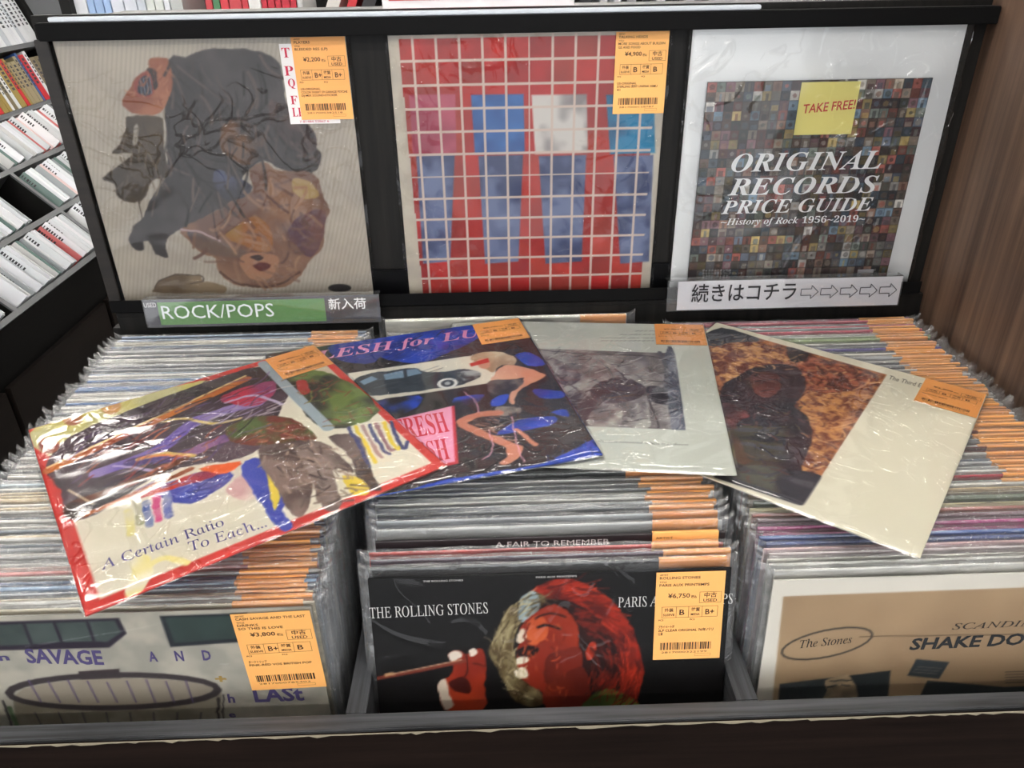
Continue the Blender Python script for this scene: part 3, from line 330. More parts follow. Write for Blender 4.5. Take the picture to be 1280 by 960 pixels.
'gold': [('p',(188,122,78),[(.0137,.1471),(.0349,.0313),(.6834,.0528),(.6854,.9673),(.2911,.9909)],0,(96,52,44),46,0),('p',(206,150,94),[(.4876,.4088),(.5412,.1655),(.656,.108),(.6657,.5814),(.6396,.8079),(.615,.759)],0,(120,66,50),50,1),('p',(210,160,104),[(.0746,.2118),(.2014,.0665),(.3575,.1458),(.2827,.2749),(.2492,.4664),(.1455,.3468)],0,(110,58,50),52,1),('p',(176,100,72),[(.383,.1018),(.5106,.0634),(.6664,.0768),(.6308,.2185),(.515,.3233),(.4443,.2816)],0,(90,48,44),50,1),('p',(48,52,62),[(.0113,.1719),(.0349,.0313),(.1927,.0385),(.1946,.077),(.1347,.1192),(.0769,.2046)],0,(60,62,72),8,1),('p',(50,46,54),[(.3114,.0449),(.3987,.0511),(.4,.1159),(.3684,.1536)],0,(60,50,56),8,1),('p',(66,46,54),[(.2412,.5175),(.25,.3717),(.2789,.2651),(.336,.1995),(.4047,.1887),(.4626,.2733),(.4843,.3717),(.4846,.4538),(.5412,.5005),(.5889,.5896),(.6106,.6964),(.6299,.8149),(.6739,.8157),(.6854,.9673),(.591,.9835),(.4305,.9902)],0,(44,40,50),9,1),('p',(120,64,58),[(.284,.3428),(.3237,.2757),(.3655,.2802),(.406,.378),(.3915,.4552),(.3403,.4472)],0,(88,50,50),16,1),('l',(44,34,42),[(.3134,.379),(.3364,.3486)],.005,None,0,1),('l',(44,34,42),[(.3506,.3338),(.3727,.3135)],.005,None,0,1),('l',(60,34,38),[(.3589,.425),(.3831,.3943)],.005,None,0,1),('l',(90,48,48),[(.3456,.3468),(.3675,.3917)],.0042,None,0,1),('p',(128,66,66),[(.2779,.5794),(.3435,.5752),(.3912,.6234),(.3805,.7097),(.3395,.7)],0,(70,44,52),10,1),('p',(120,66,60),[(.3966,.7699),(.447,.774),(.4791,.8045),(.4908,.8513),(.4534,.8747)],0,(80,46,48),10,1),('p',(44,42,54),[(.368,.6797),(.4066,.5922),(.4944,.6091),(.5491,.7368),(.4964,.8439),(.43,.7862)],0,(62,58,68),8,1),('p',(78,78,80),[(.4178,.9422),(.5655,.8281),(.5967,.9027),(.6095,.9702),(.5097,.9808)],0,(56,56,62),12,1),('p',(48,46,58),[(.5782,.8519),(.6845,.8),(.6854,.9673),(.6148,.9739)],0,(60,56,66),10,1),('s',(228,180,124),[(.0556,.1692),(.0563,.0673),(.6782,.0685),(.6758,.8459),(.6352,.7947),(.4598,.2706),(.3074,.2324),(.2106,.4938)],.0058,(84,40,38),240,(.0283,-30,1.2,.5,None)),('s',(240,196,140),[(.6612,.1279),(.6654,.7894),(.6352,.7947),(.6103,.2103)],.0058,(150,90,60),60,(.0467,-57,.2,.2,None)),('s',(100,60,62),[(.2488,.5121),(.3149,.2522),(.4456,.2571),(.5933,.6695),(.6114,.9538),(.438,.9687)],.0067,(36,32,42),90,(.0333,60,.9,.5,None)),('p',(226,222,204),[(.2883,1.0031),(.6869,.9719),(.6871,.0526),(.832,.0983),(1.0335,1.0692),(.4626,1.4823)],0,None,0,0)],
'singer': [('p',(28,10,9),[(.4716,.0844),(.418,.1235),(.453,.1769),(.5426,.2226),(.6351,.3786),(.6906,.3808),(.6871,.2281),(.6133,.11)],0,(50,14,10),10,1),('p',(160,38,20),[(.4896,.0262),(.5421,.018),(.5948,.0329),(.6481,.0703),(.6936,.1233),(.7311,.1874),(.7512,.252),(.767,.3176),(.7646,.3838),(.7523,.4338),(.7103,.4287),(.7014,.3701),(.6899,.2711),(.6593,.1952),(.6136,.1307),(.5423,.0869),(.4716,.0792),(.4454,.063),(.4544,.0451)],0,(88,16,12),22,1),('p',(120,28,16),[(.5423,.0972),(.6136,.1359),(.6651,.2113),(.6945,.3148),(.6818,.4028),(.6354,.3953),(.6338,.2906),(.6055,.2038),(.5602,.1495)],0,(36,8,8),24,1),('p',(150,138,100),[(.4543,.0532),(.4187,.0824),(.383,.1016),(.3644,.1423),(.3453,.1939),(.3214,.2462),(.3425,.301),(.3639,.3566),(.3994,.425),(.4501,.4441),(.4827,.4262),(.451,.3601),(.4196,.3149),(.3976,.2706),(.3941,.217),(.4176,.1547),(.4714,.1049),(.4893,.0799)],0,(70,52,26),18,1),('p',(168,188,194),[(.4188,.0743),(.4543,.0532),(.4733,.0906),(.4578,.1416),(.4175,.1568),(.4049,.1148)],0,(90,100,104),14,1),('p',(168,56,26),[(.458,.125),(.5069,.0959),(.5557,.1369),(.5803,.2028),(.5771,.2668),(.5884,.3106),(.6028,.3773),(.543,.4309),(.4966,.4426),(.4737,.3944),(.4417,.3708),(.4145,.3476),(.4043,.3034),(.4024,.2547),(.4132,.205),(.4174,.1651)],0,(140,40,20),6,1),('p',(92,24,14),[(.4973,.2637),(.577,.2453),(.5903,.3216),(.5613,.3645),(.4969,.373),(.4788,.3282)],0,(120,34,18),8,1),('p',(214,112,62),[(.4354,.1553),(.4756,.136),(.4932,.189),(.4614,.2323),(.4301,.2141)],0,(190,80,40),8,1),('p',(224,208,186),[(.4034,.2014),(.419,.1757),(.4303,.2024),(.4165,.2199),(.4031,.2173)],0,None,0,1),('l',(26,8,8),[(.4637,.1731),(.4933,.1659),(.5263,.1776)],.0081,None,0,1),('l',(60,18,12),[(.4586,.1458),(.4979,.1265),(.537,.1424)],.0072,None,0,1),('l',(110,30,16),[(.4398,.1607),(.4222,.2021),(.4417,.2188)],.0054,None,0,1),('p',(30,6,6),[(.4025,.2514),(.4344,.2313),(.4649,.2474),(.4538,.2685),(.4157,.2735)],0,None,0,1),('p',(226,220,200),[(.4002,.275),(.4294,.2675),(.4409,.2831),(.4062,.2969)],0,None,0,1),('p',(236,226,206),[(.3968,.3162),(.4198,.3018),(.4368,.321),(.4301,.3416),(.4036,.3406)],0,None,0,1),('p',(176,54,28),[(.6041,.2378),(.6238,.2236),(.6315,.256),(.6138,.292),(.599,.2784)],0,None,0,1),('p',(132,40,20),[(.4877,.3727),(.5838,.3104),(.6119,.3666),(.6064,.4562),(.4872,.4535)],0,(96,26,14),8,1),('p',(112,126,52),[(.6033,.4277),(.663,.3886),(.7287,.4216),(.7627,.4683),(.6037,.4617)],0,(70,84,36),10,1),('p',(176,60,30),[(.2085,.2525),(.2361,.2408),(.258,.2545),(.2812,.2361),(.3045,.2391),(.3132,.2781),(.3096,.3655),(.3015,.4493),(.1906,.4447),(.1751,.3823),(.1813,.3493),(.2051,.3283),(.2197,.307),(.2148,.2743)],0,(140,40,22),8,1),('p',(70,16,12),[(.2041,.3503),(.2459,.3321),(.2694,.3639),(.2592,.3902),(.2211,.3797)],0,None,0,1),('l',(70,16,12),[(.2578,.2609),(.2623,.3087),(.255,.3325)],.0045,None,0,1),('l',(90,24,14),[(.2794,.2876),(.3107,.2997)],.0045,None,0,1),('p',(226,212,194),[(.1767,.3514),(.1973,.339),(.2044,.3835),(.2153,.4288),(.1924,.4448),(.1756,.4103)],0,None,0,1),('p',(224,214,200),[(.2085,.2525),(.236,.2429),(.246,.2626),(.2201,.2767)],0,None,0,1),('p',(226,214,200),[(.2648,.2419),(.2831,.234),(.2896,.2535),(.2695,.2613)],0,None,0,1),('l',(128,58,42),[(-.0039,.3288),(.1245,.3055),(.2526,.2779)],.0117,None,0,0),('l',(210,170,140),[(.0424,.3153),(.2437,.2733)],.0036,None,0,0),('l',(190,150,110),[(.0285,.3191),(.0469,.3155)],.0108,None,0,1),('s',(206,62,30),[(.4896,.0262),(.5948,.0329),(.6936,.1233),(.767,.3176),(.757,.434),(.7008,.4204),(.679,.2707),(.6136,.1307),(.5423,.0869),(.4543,.0532)],.0036,(70,14,10),150,(.0632,0,.15,.3,(.5427,.2871))),('s',(150,40,22),[(.5423,.1023),(.6136,.1359),(.6945,.3148),(.6818,.4028),(.6261,.395),(.6057,.225)],.0036,(24,8,8),70,(.0632,0,.15,.3,(.5336,.3085))),('s',(206,192,150),[(.4543,.0532),(.383,.1016),(.3214,.2462),(.3994,.425),(.4781,.4226),(.3976,.2706),(.4176,.1547),(.4893,.085)],.0036,(52,38,20),110,(.0452,0,.3,.5,(.5336,.2544))),('s',(206,96,48),[(.4534,.1352),(.5424,.1385),(.5835,.267),(.543,.4196),(.4509,.3712),(.4159,.2606)],.0036,(96,26,14),40,(.0271,70,.5,.5,None))],
'tub': [('p',(46,40,52),[(.1219,.0172),(.4861,.0168),(.4928,.0741),(.4327,.125),(.0867,.1215)],0,None,0,0),('p',(76,86,84),[(.1346,.0292),(.2272,.0275),(.2247,.1037),(.1262,.1052)],0,(62,72,70),10,0),('p',(76,86,84),[(.2359,.0267),(.3072,.0263),(.3075,.0978),(.233,.1017)],0,(62,72,70),10,0),('p',(76,86,84),[(.3163,.0267),(.3953,.0267),(.3941,.0993),(.3159,.0982)],0,(62,72,70),10,0),('p',(76,86,84),[(.4039,.0259),(.4729,.0254),(.4785,.0699),(.4324,.1034),(.4026,.0997)],0,(62,72,70),10,0),('p',(40,44,50),[(.5941,.0145),(.8277,.0131),(.8177,.1182),(.5978,.13)],0,None,0,0),('p',(60,76,72),[(.6084,.022),(.8219,.022),(.8134,.1036),(.6134,.1139)],0,(50,62,60),8,0),('p',(62,54,56),[(.3242,.2122),(.4387,.2063),(.4317,.2616),(.3177,.2639)],0,None,0,0),('p',(136,130,116),[(.1159,.2982),(.7025,.3134),(.6459,.5586),(.0614,.5278)],0,(120,114,100),20,0),('p',(142,134,120),[(.6855,.308),(.6597,.3304),(.5945,.3486),(.4996,.3596),(.3899,.3617),(.2829,.3545),(.1951,.3393),(.1401,.3185),(.1257,.2954),(.1536,.2734),(.2191,.2558),(.3121,.2453),(.4189,.2432),(.5239,.2499),(.6114,.2645),(.6683,.2849)],0,None,0,0),('l',(60,54,56),[(.6937,.3029),(.6804,.3201),(.6477,.3358),(.5977,.3488),(.5339,.3583),(.4606,.3635),(.3831,.364),(.3069,.3599),(.2374,.3514),(.1794,.3391),(.1369,.324),(.1126,.3072),(.108,.2897),(.1232,.2727),(.1569,.2575),(.2067,.245),(.2694,.2359),(.3407,.231),(.4159,.2304),(.4902,.2342),(.5587,.2423),(.6168,.254),(.6605,.2687),(.6868,.2853),(.6937,.3029)],.0217,None,0,0),('l',(84,72,104),[(.1781,.2407),(.1862,.3304)],.0045,None,0,0),('l',(84,72,104),[(.2304,.2483),(.2393,.333)],.0045,None,0,0),('l',(84,72,104),[(.2861,.2445),(.2924,.3356)],.0045,None,0,0),('l',(84,72,104),[(.3387,.2521),(.3457,.3382)],.0045,None,0,0),('l',(84,72,104),[(.3914,.2597),(.3991,.3408)],.0045,None,0,0),('l',(84,72,104),[(.447,.2572),(.4525,.3435)],.0045,None,0,0),('l',(84,72,104),[(.5025,.2548),(.5061,.3461)],.0045,None,0,0),('l',(84,72,104),[(.5555,.2637),(.5598,.3487)],.0045,None,0,0),('l',(84,72,104),[(.6111,.2612),(.6136,.3513)],.0045,None,0,0),('l',(74,66,76),[(.1554,.3729),(.1608,.4762)],.0036,None,0,0),('l',(74,66,76),[(.2222,.3762),(.2228,.4794)],.0036,None,0,0),('l',(74,66,76),[(.2893,.3795),(.2849,.4826)],.0036,None,0,0),('l',(74,66,76),[(.3565,.3829),(.3471,.4858)],.0036,None,0,0),('l',(74,66,76),[(.4239,.3862),(.4095,.489)],.0036,None,0,0),('l',(74,66,76),[(.4914,.3896),(.4721,.4923)],.0036,None,0,0),('l',(74,66,76),[(.5591,.393),(.5348,.4955)],.0036,None,0,0),('l',(74,66,76),[(.627,.3963),(.5976,.4988)],.0036,None,0,0),('l',(84,104,76),[(.0905,.3496),(.0885,.5007)],.0145,None,0,1),('l',(50,46,50),[(.0813,.3227),(.0702,.4997)],.0072,None,0,1),('l',(50,46,50),[(.6885,.3391),(.6569,.5018)],.0072,None,0,1),('l',(50,46,50),[(.7045,.3266),(.6717,.5026)],.0045,None,0,1),('l',(90,84,92),[(.8391,.2451),(.8373,.2516),(.8341,.2576),(.8299,.2627),(.8248,.2666),(.8193,.2689),(.8136,.2695),(.8082,.2683),(.8036,.2656),(.7999,.2613),(.7974,.2559),(.7963,.2497),(.7968,.2431),(.7986,.2367),(.8018,.2307),(.806,.2257),(.8111,.2219),(.8166,.2197),(.8222,.2191),(.8275,.2202),(.8321,.2229),(.8358,.2271),(.8383,.2324),(.8394,.2386),(.8391,.2451)],.0045,None,0,0),('l',(90,84,92),[(.8258,.2445),(.8251,.2471),(.8239,.2495),(.8223,.2515),(.8204,.2531),(.8183,.254),(.8162,.2542),(.8142,.2538),(.8124,.2527),(.8111,.251),(.8102,.2489),(.8098,.2464),(.81,.2438),(.8107,.2412),(.8119,.2388),(.8135,.2368),(.8154,.2352),(.8175,.2343),(.8196,.2341),(.8216,.2345),(.8234,.2356),(.8247,.2373),(.8256,.2394),(.826,.2419),(.8258,.2445)],.0036,None,0,0),('l',(84,90,88),[(.8933,.2451),(.9014,.3099),(.9278,.2531)],.0027,None,0,1)],
'kraft': [('p',(168,144,114),[(.0315,.0547),(.706,.0497),(.8609,.0494),(1.0877,.8337),(.0639,.7822)],0,(156,132,104),5,0),('l',(44,44,44),[(.3059,.1994),(.3058,.2129),(.2973,.2276),(.2807,.2425),(.2571,.2566),(.2282,.2689),(.1959,.2785),(.1625,.2849),(.1302,.2874),(.1014,.2859),(.0781,.2806),(.0619,.2718),(.0539,.2601),(.0545,.2464),(.0638,.2317),(.0809,.2168),(.1046,.2029),(.1334,.1909),(.1653,.1816),(.1981,.1755),(.2297,.173),(.258,.1744),(.281,.1795),(.2974,.188),(.3059,.1994)],.0051,None,0,0),('l',(84,70,54),[(.2722,.2079),(.7499,.2188)],.0021,None,0,0),('p',(52,58,60),[(.0625,.3788),(.3852,.3404),(.4022,.4899),(.0698,.4869)],0,None,0,0),('p',(176,154,124),[(.1975,.3707),(.2264,.3568),(.2631,.3525),(.2851,.3886),(.2991,.4189),(.2971,.4608),(.2069,.4628),(.2077,.4089)],0,(120,108,90),20,1),('l',(52,58,60),[(.2104,.3971),(.2318,.391)],.0043,None,0,1),('l',(52,58,60),[(.2476,.3893),(.27,.395)],.0043,None,0,1),('l',(52,58,60),[(.2113,.3736),(.2737,.374)],.0034,None,0,1),('p',(56,62,66),[(.4534,.2997),(.5539,.3154),(.5366,.3797),(.4393,.3625)],0,None,0,0),('l',(110,106,100),[(.4628,.3288),(.5341,.3388)],.0021,None,0,0),('l',(110,106,100),[(.4577,.3389),(.5292,.349)],.0021,None,0,0),('l',(110,106,100),[(.4527,.3492),(.5242,.3592)],.0021,None,0,0),('p',(52,58,60),[(.5035,.3841),(.7415,.4206),(.9677,.4187),(.9961,.5169),(.485,.4937)],0,None,0,0),('l',(90,80,70),[(.7321,.3613),(.8881,.361)],.0034,None,0,0),('l',(90,80,70),[(.7348,.3719),(.8911,.3717)],.0034,None,0,0),('l',(90,80,70),[(.7374,.3826),(.894,.3824)],.0034,None,0,0),('l',(90,80,70),[(.7401,.3933),(.897,.3931)],.0034,None,0,0),('l',(90,80,70),[(.7428,.4041),(.9,.4039)],.0034,None,0,0)],
}
TEXTS = {
'dance': [('A Certain Ratio','R',(92,84,150),(.062,.8596),(.3713,.8754),.0418),('To Each...','R',(92,84,150),(.2639,.9248),(.4634,.9495),.0418)],
'lush': [('FLESH for LULU','BI',(232,152,192),(.1158,.114),(.9744,.1136),.0753),('FRESH','B',(204,46,68),(.4168,.7433),(.5848,.7416),.1251),('FLESH','B',(204,46,68),(.4004,.8846),(.5603,.8891),.1151)],
'grey': [('the last removed when it is down','I',(78,76,80),(.6074,.8648),(.8769,.8666),.0138)],
'gold': [('The Third Ear Band','',(86,82,80),(.6959,.0845),(.8715,.0814),.0345)],
'singer': [('THE ROLLING STONES','R',(226,224,220),(-.0037,.1255),(.3251,.1201),.0348),('PARIS AUX PRINTEMPS','R',(226,224,220),(.6889,.1149),(1.0109,.1142),.0329),('THE ROLLING STONES','',(226,224,220),(.1497,.0151),(.2594,.015),.006),('PARIS AUX PRINTEMPS','',(226,224,220),(.46,.0131),(.5727,.0131),.006)],
'tub': [('SAVAGE','H',(88,78,130),(.1981,.1704),(.4034,.1872),.0552),('n','H',(88,78,130),(.1255,.1597),(.1535,.1585),.0264),('A','H',(88,78,130),(.5297,.1807),(.5531,.1817),.0388),('N','H',(88,78,130),(.602,.1815),(.6253,.1826),.0388),('D','H',(88,78,130),(.6769,.1825),(.7003,.1836),.0389),('+','H',(176,146,76),(.694,.2741),(.7258,.2756),.0329),('h','H',(88,78,130),(.7142,.3563),(.7341,.3572),.0367),('e','H',(88,78,130),(.7045,.4179),(.7246,.4189),.0243),('LASt','H',(88,78,130),(.7905,.3573),(.9327,.3563),.0574)],
'kraft': [('The Stones','I',(44,44,44),(.1026,.2431),(.2515,.2292),.0291),('SCANDINAVIAN','I',(60,54,48),(.5331,.1923),(.9347,.1845),.0221),('SHAKE DOWN','HB',(40,44,48),(.424,.2622),(.8802,.2531),.0428)],
'guide': [('ORIGINAL','BI',(255,255,255),(.1493,.3944),(.8507,.3927),.0852),('RECORDS','BI',(255,255,255),(.1488,.5041),(.8555,.5055),.0821),('PRICE GUIDE','BI',(255,255,255),(.128,.5932),(.8512,.5922),.0668),('~History of Rock 1956~2019~','BI',(255,255,255),(.1316,.6478),(.8307,.6463),.0326),('ディスクユニオンでは','',(226,226,226),(.0681,.8833),(.2121,.8854),.011),('あなたの貴重なコレクションを','',(226,226,226),(.0698,.8992),(.272,.9027),.0111),('高価買取いたします','',(226,226,226),(.0715,.9151),(.2016,.9168),.0112),('TAKE FREE!','HR',(196,48,48),(.4395,.1329),(.6815,.1195),.0386)],
}

N = 230
def base_art(name, U, V):
    img = np.zeros(U.shape+(3,))
    def fill(c, c2=None, ns=8, seed=5, k=2.4):
        q = np.clip((fbm(U, V, ns, seed)-.5)*k+.5, 0, 1)[...,None] if c2 else 0
        img[:] = np.array(c, float) if not c2 else np.array(c, float)*(1-q)+np.array(c2, float)*q
    if name == 'collage':
        fill((178,170,156), (166,158,146), 12)
        h = np.sin((U*1.0+V*.32)*2*math.pi*62); img[:] = img*(1+.035*h[...,None])
    elif name == 'tiles':
        fill((196,188,172), (180,172,158), 20)
        cells = 12; cu = np.floor(U*cells).astype(int); cv = np.floor(V*cells).astype(int)
        r = _rng.rand(cells+1, cells+1); base = np.stack([150+34*r[cv,cu], 40+22*r[cu,cv], 40+20*r[cv,cu]*0+10*r[cu,cv]], -1)
        base *= (.9+.2*fbm(U, V, 30, 4))[...,None]
        m = (U > .035+.02*V) & (U < .965) & (V > .012) & (V < .985); img[m] = base[m]
    elif name == 'guide':
        cells = 24; cu = np.minimum(np.floor(U*cells), cells-1).astype(int); cv = np.minimum(np.floor(V*cells), cells-1).astype(int)
        r = _rng.rand(cells, cells, 3); l = .5+.95*_rng.rand(cells, cells)**1.3
        pal = np.array([(96,84,74),(70,78,92),(110,80,66),(84,92,84),(120,110,96),(60,58,60),(140,120,70),(90,60,66),(76,96,112),(132,66,56),(150,146,140)], float)
        idx = _rng.randint(0, len(pal), (cells, cells)); c = pal[idx]*l[...,None]; c = c*.8+c.mean(-1, keepdims=True)*.2
        img[:] = c[cv, cu]
        idx2 = _rng.randint(0, len(pal), (cells, cells)); c2 = pal[idx2]*(.4+.9*_rng.rand(cells, cells))[...,None]
        fu = U*cells-cu-.5; fv = V*cells-cv-.5; k = _rng.rand(cells, cells)
        rad = .12+.25*k[cv,cu]; ins = np.where(k[cu,cv] > .5, np.hypot(fu-.1*(k[cv,cu]-.5), fv) < rad, (abs(fu) < rad) & (fv > -.2+.3*(k[cv,cu]-.5)))
        img[ins] = img[ins]*.45+.55*c2[cv,cu][ins]
        edge = (abs(fu) > .46) | (abs(fv) > .46); img[edge] *= .7
        img *= (.8+.4*fbm(U, V, 60, 8))[...,None]
    elif name == 'dance': fill((210,62,54), (198,54,48), 10)
    elif name == 'lush': fill((42,38,42), (52,44,46), 9)
    elif name == 'grey': fill((204,208,200), (196,200,194), 14)
    elif name == 'gold': fill((228,224,206), (224,218,200), 6)
    elif name == 'singer': fill((10,9,10), (16,13,14), 5)
    elif name == 'tub': fill((166,162,150), (146,144,134), 16, k=3)
    elif name == 'kraft':
        fill((214,210,200), (206,202,192), 6)
    return img
def cover_mesh(name, S, t, side, gain=1.0, n=N):
    g = np.linspace(0, 1, n+1); U, V = np.meshgrid(g, g)
    cell = 1.0/n
    img = base_art(name, U, V)
    if name in ART: paint(img, U, V, ART[name], cell*1.3)
    if name == 'tiles':
        for k in range(13):
            for A in (U, V):
                m = (abs(A-k/12) < .0042) & (U > .035+.02*V) & (U < .965); img[m] = (206,188,176)
    img = np.clip(img*gain, 1, 255)/255
    L_ = np.where(img <= .04045, img/12.92, ((img+.055)/1.055)**2.4)
    P = np.zeros(((n+1)**2, 3)); P[:,0] = (U.ravel()-.5)*S; P[:,1] = (1-V.ravel())*S
    rgba = np.ones(((n+1)**2+8, 4)); rgba[:(n+1)**2,:3] = L_.reshape(-1, 3); rgba[(n+1)**2:,:3] = lin(side)[:3]
    h = S/2; e = .0004
    B = [(-h-e,-e,-.0001),(h+e,-e,-.0001),(h+e,S+e,-.0001),(-h-e,S+e,-.0001),(-h,0,-t),(h,0,-t),(h,S,-t),(-h,S,-t)]
    i = np.arange(n*n); r = i//n; c = i % n; a = r*(n+1)+c
    F = np.stack([a+n+1, a+n+2, a+1, a], 1)
    k = (n+1)**2; F2 = [(k,k+1,k+2,k+3),(k+7,k+6,k+5,k+4)]+[(k+j, k+4+j, k+4+(j+1) % 4, k+(j+1) % 4) for j in range(4)]
    F = np.vstack([F, np.array(F2)])
    me = bpy.data.meshes.new('cover'); me.vertices.add(len(P)+8); me.vertices.foreach_set('co', np.vstack([P, np.array(B)]).ravel())
    me.loops.add(F.size); me.loops.foreach_set('vertex_index', F.ravel().astype(np.int32))
    me.polygons.add(len(F)); me.polygons.foreach_set('loop_start', np.arange(0, F.size, 4, dtype=np.int32))
    me.update(calc_edges=True); me.validate()
    ca = me.color_attributes.new('Col', 'FLOAT_COLOR', 'POINT'); ca.data.foreach_set('color', rgba.ravel())
    return me
def film_mesh(Sx, Sy, t, over=.006, side=.004, n=30, amp=.0006, seed=0, z=.0007, corner=0, fold=0):
    """one thin clear sheet over the front of a sleeve, bowing over its edges, open and crinkled at the top"""
    s = seed*13+1; e = side+.003
    gx = np.concatenate([np.linspace(-Sx/2-side, -Sx/2+.003, 6)[:-1], np.linspace(-Sx/2+.003, Sx/2-.003, n+1), np.linspace(Sx/2-.003, Sx/2+side, 6)[1:]])
    gy = np.concatenate([np.linspace(-.002, .003, 3)[:-1], np.linspace(.003, Sy-.004, n+1), np.linspace(Sy-.004, Sy+over, 9)[1:]])
    X, Y = np.meshgrid(gx, gy); U = X/Sx+.5; V = Y/Sy
    Z = z + amp*(fbm(U, V, 9, s)-.35)*2.2 + amp*.6*(fbm(U, V, 26, s+9)-.5)
    edge = np.minimum(np.minimum(X+Sx/2+side, Sx/2+side-X), Y+.002); k = np.clip(edge/.005, 0, 1)
    Z = -t*.5*(1-k)+Z*k
    topk = np.clip((Y-Sy)/over, 0, 1); sk = np.clip((abs(X)-Sx/2)/side, 0, 1)
    Z += topk*(fbm(U, V*.3, 24, s+5)-.5)*.005
    if fold:
        Y = np.where(topk > 0, Sy+over*.45*np.sin(topk*math.pi*.75)+topk*(fbm(U, V, 38, s+3)-.5)*.004, Y); Z -= topk*fold
    Z += sk*(fbm(X*12+.5, Y*2.5, 40, s+6)-.5)*.012; Y += sk*(fbm(U, V, 30, s+8)-.5)*.003 + sk*(V > .985)*corner
    P = np.stack([X.ravel(), Y.ravel(), Z.ravel()], 1)
    nx, ny = len(gx), len(gy); r, c = np.divmod(np.arange((nx-1)*(ny-1)), nx-1); a = r*nx+c; F = np.stack([a, a+1, a+nx+1, a+nx], 1)
    me = bpy.data.meshes.new('plastic_sleeve'); me.from_pydata(P.tolist(), [], F.tolist()); me.update()
    me.polygons.foreach_set('use_smooth', [True]*len(me.polygons)); return me

# ------------------------------------------------------------------ price labels
def price_tag(parent, xr, ytop, artist, title, price, g1, g2, notes, w=.060, h=.088, z=.0012, rot=0, hang=0):
    bm = bmesh.new(); t = .0003
    vs = [bm.verts.new(p) for p in ((-w,-h,0),(0,-h,0),(0,0,0),(-w,0,0),(-w,-h,t),(0,-h,t),(0,0,t),(-w,0,t))]
    for q in ((0,3,2,1),(4,5,6,7),(0,1,5,4),(1,2,6,5),(2,3,7,6),(3,0,4,7)): bm.faces.new([vs[i] for i in q])
    me = bpy.data.meshes.new('price_tag'); bm.to_mesh(me); bm.free()
    o = link('price_tag', me, parent, M['tag']); o.location = (xr, ytop, z); o.rotation_euler = (0, 0, rot)
    k = Ink(); Z = t+.00012
    def X(a): return -w+a*w
    def Y(b): return -b*h
    def T(s, a0, a1, b, hh, st='t'): k.text(s, st, (X(a0), Y(b)), (X(a1), Y(b)), hh*h, Z)
    if artist:
        T('ARTIST', .05, .17, .035, .018); T(artist, .05, min(.05+.042*len(artist), .93), .075, .03)
        T('TITLE', .05, .15, .115, .018); 
        tl = title if isinstance(title, (list, tuple)) else [title]
        for i, s in enumerate(tl): T(s, .05, min(.05+.038*len(s), .93), .155+i*.042, .03)
    T(price, .18, .50, .285, .05); T('税込', .52, .60, .29, .026)
    k.box(X(.64), X(.96), Y(.35), Y(.225), .0003, Z); T('中古', .71, .89, .285, .045); T('USED', .70, .90, .338, .034)
    k.box(X(.10), X(.92), Y(.51), Y(.385), .0003, Z)
    for a in (.31, .49, .69): k.bar(X(a), X(a)+.0003, Y(.51), Y(.385), Z)
    T('外装', .14, .27, .44, .034); T('SLEEVE', .12, .29, .49, .026); T('盤質', .53, .66, .44, .034); T('MEDIA', .53, .66, .49, .026)
    T(g1, .36, .36+.055*len(g1)+.02, .48, .062); T(g2, .74, .74+.055*len(g2)+.02, .48, .062)
    T('PCS', .06, .13, .545, .018); T('PCS', .52, .59, .545, .018)
    for i, s in enumerate(notes): T(s, .06, min(.06+.034*len(s), .94), .63+i*.04, .028)
    k.make('lettering', ink((52,36,22)), o)
    b = Ink(); x = .10; rs = random.Random(len(artist)+len(price)*7)
    while x < .86:
        ww = rs.choice((.008, .008, .016, .022)); b.bar(X(x), X(x+ww), Y(.885), Y(.80), Z); x += ww+rs.choice((.008, .008, .016))
    b.text('2817000'+str(rs.randint(100000, 999999)), '', (X(.12), Y(.925)), (X(.80), Y(.925)), .022*h, Z)
    b.box(X(.62), X(.86), Y(.965), Y(.935), .0002, Z)
    b.make('barcode', ink((52,36,22)), o)
    return o

def letter(parent, key, S, z=.00035):
    for s, st, col, a, b, h in TEXTS.get(key, []):
        k = Ink(); k.text(s, st, ((a[0]-.5)*S, (1-a[1])*S), ((b[0]-.5)*S, (1-b[1])*S), h*S, z)
        k.make('lettering', ink(col), parent)
def record(key, S, X, Y, T, label, group, side, t=.0018, gain=1.0, film='film', over=.006, name='record_sleeve', seed=1, film_amp=.0006, fside=.004):
    r = empty(name, mtx=frame(X, Y, T), label=label, cat='record', group=group)
    c = link('cover', cover_mesh(key, S, t, side, gain), r, M['print'])
    letter(c, key, S)
    f = link('plastic_sleeve', film_mesh(S, S, t, over, fside, seed=seed, amp=film_amp, z=.0012), r, M[film])
    return r, c, f

# ================================================================== large structure
boxes('floor', [(-3.2, 3.2, -3, 7, -.05, 0)], wood('floor_vinyl', (34,31,28), (52,48,44), (3,3,1), .4), kind='structure')
boxes('ceiling', [(-3.2, 3.2, -3, 7, 2.75, 2.8)], mat('ceiling_tile', (196,196,194), .9), kind='structure')
boxes('wall_back', [(-3.2, 3.2, 6.95, 7, 0, 2.8)], mat('wall_paint', (120,118,116), .8), kind='structure')
boxes('wall_left', [(-3.25, -3.2, -3, 7, 0, 2.8)], mat('wall_paint', (120,118,116), .8), kind='structure')
boxes('wall_right', [(3.2, 3.25, -3, 7, 0, 2.8)], mat('wall_paint', (120,118,116), .8), kind='structure')

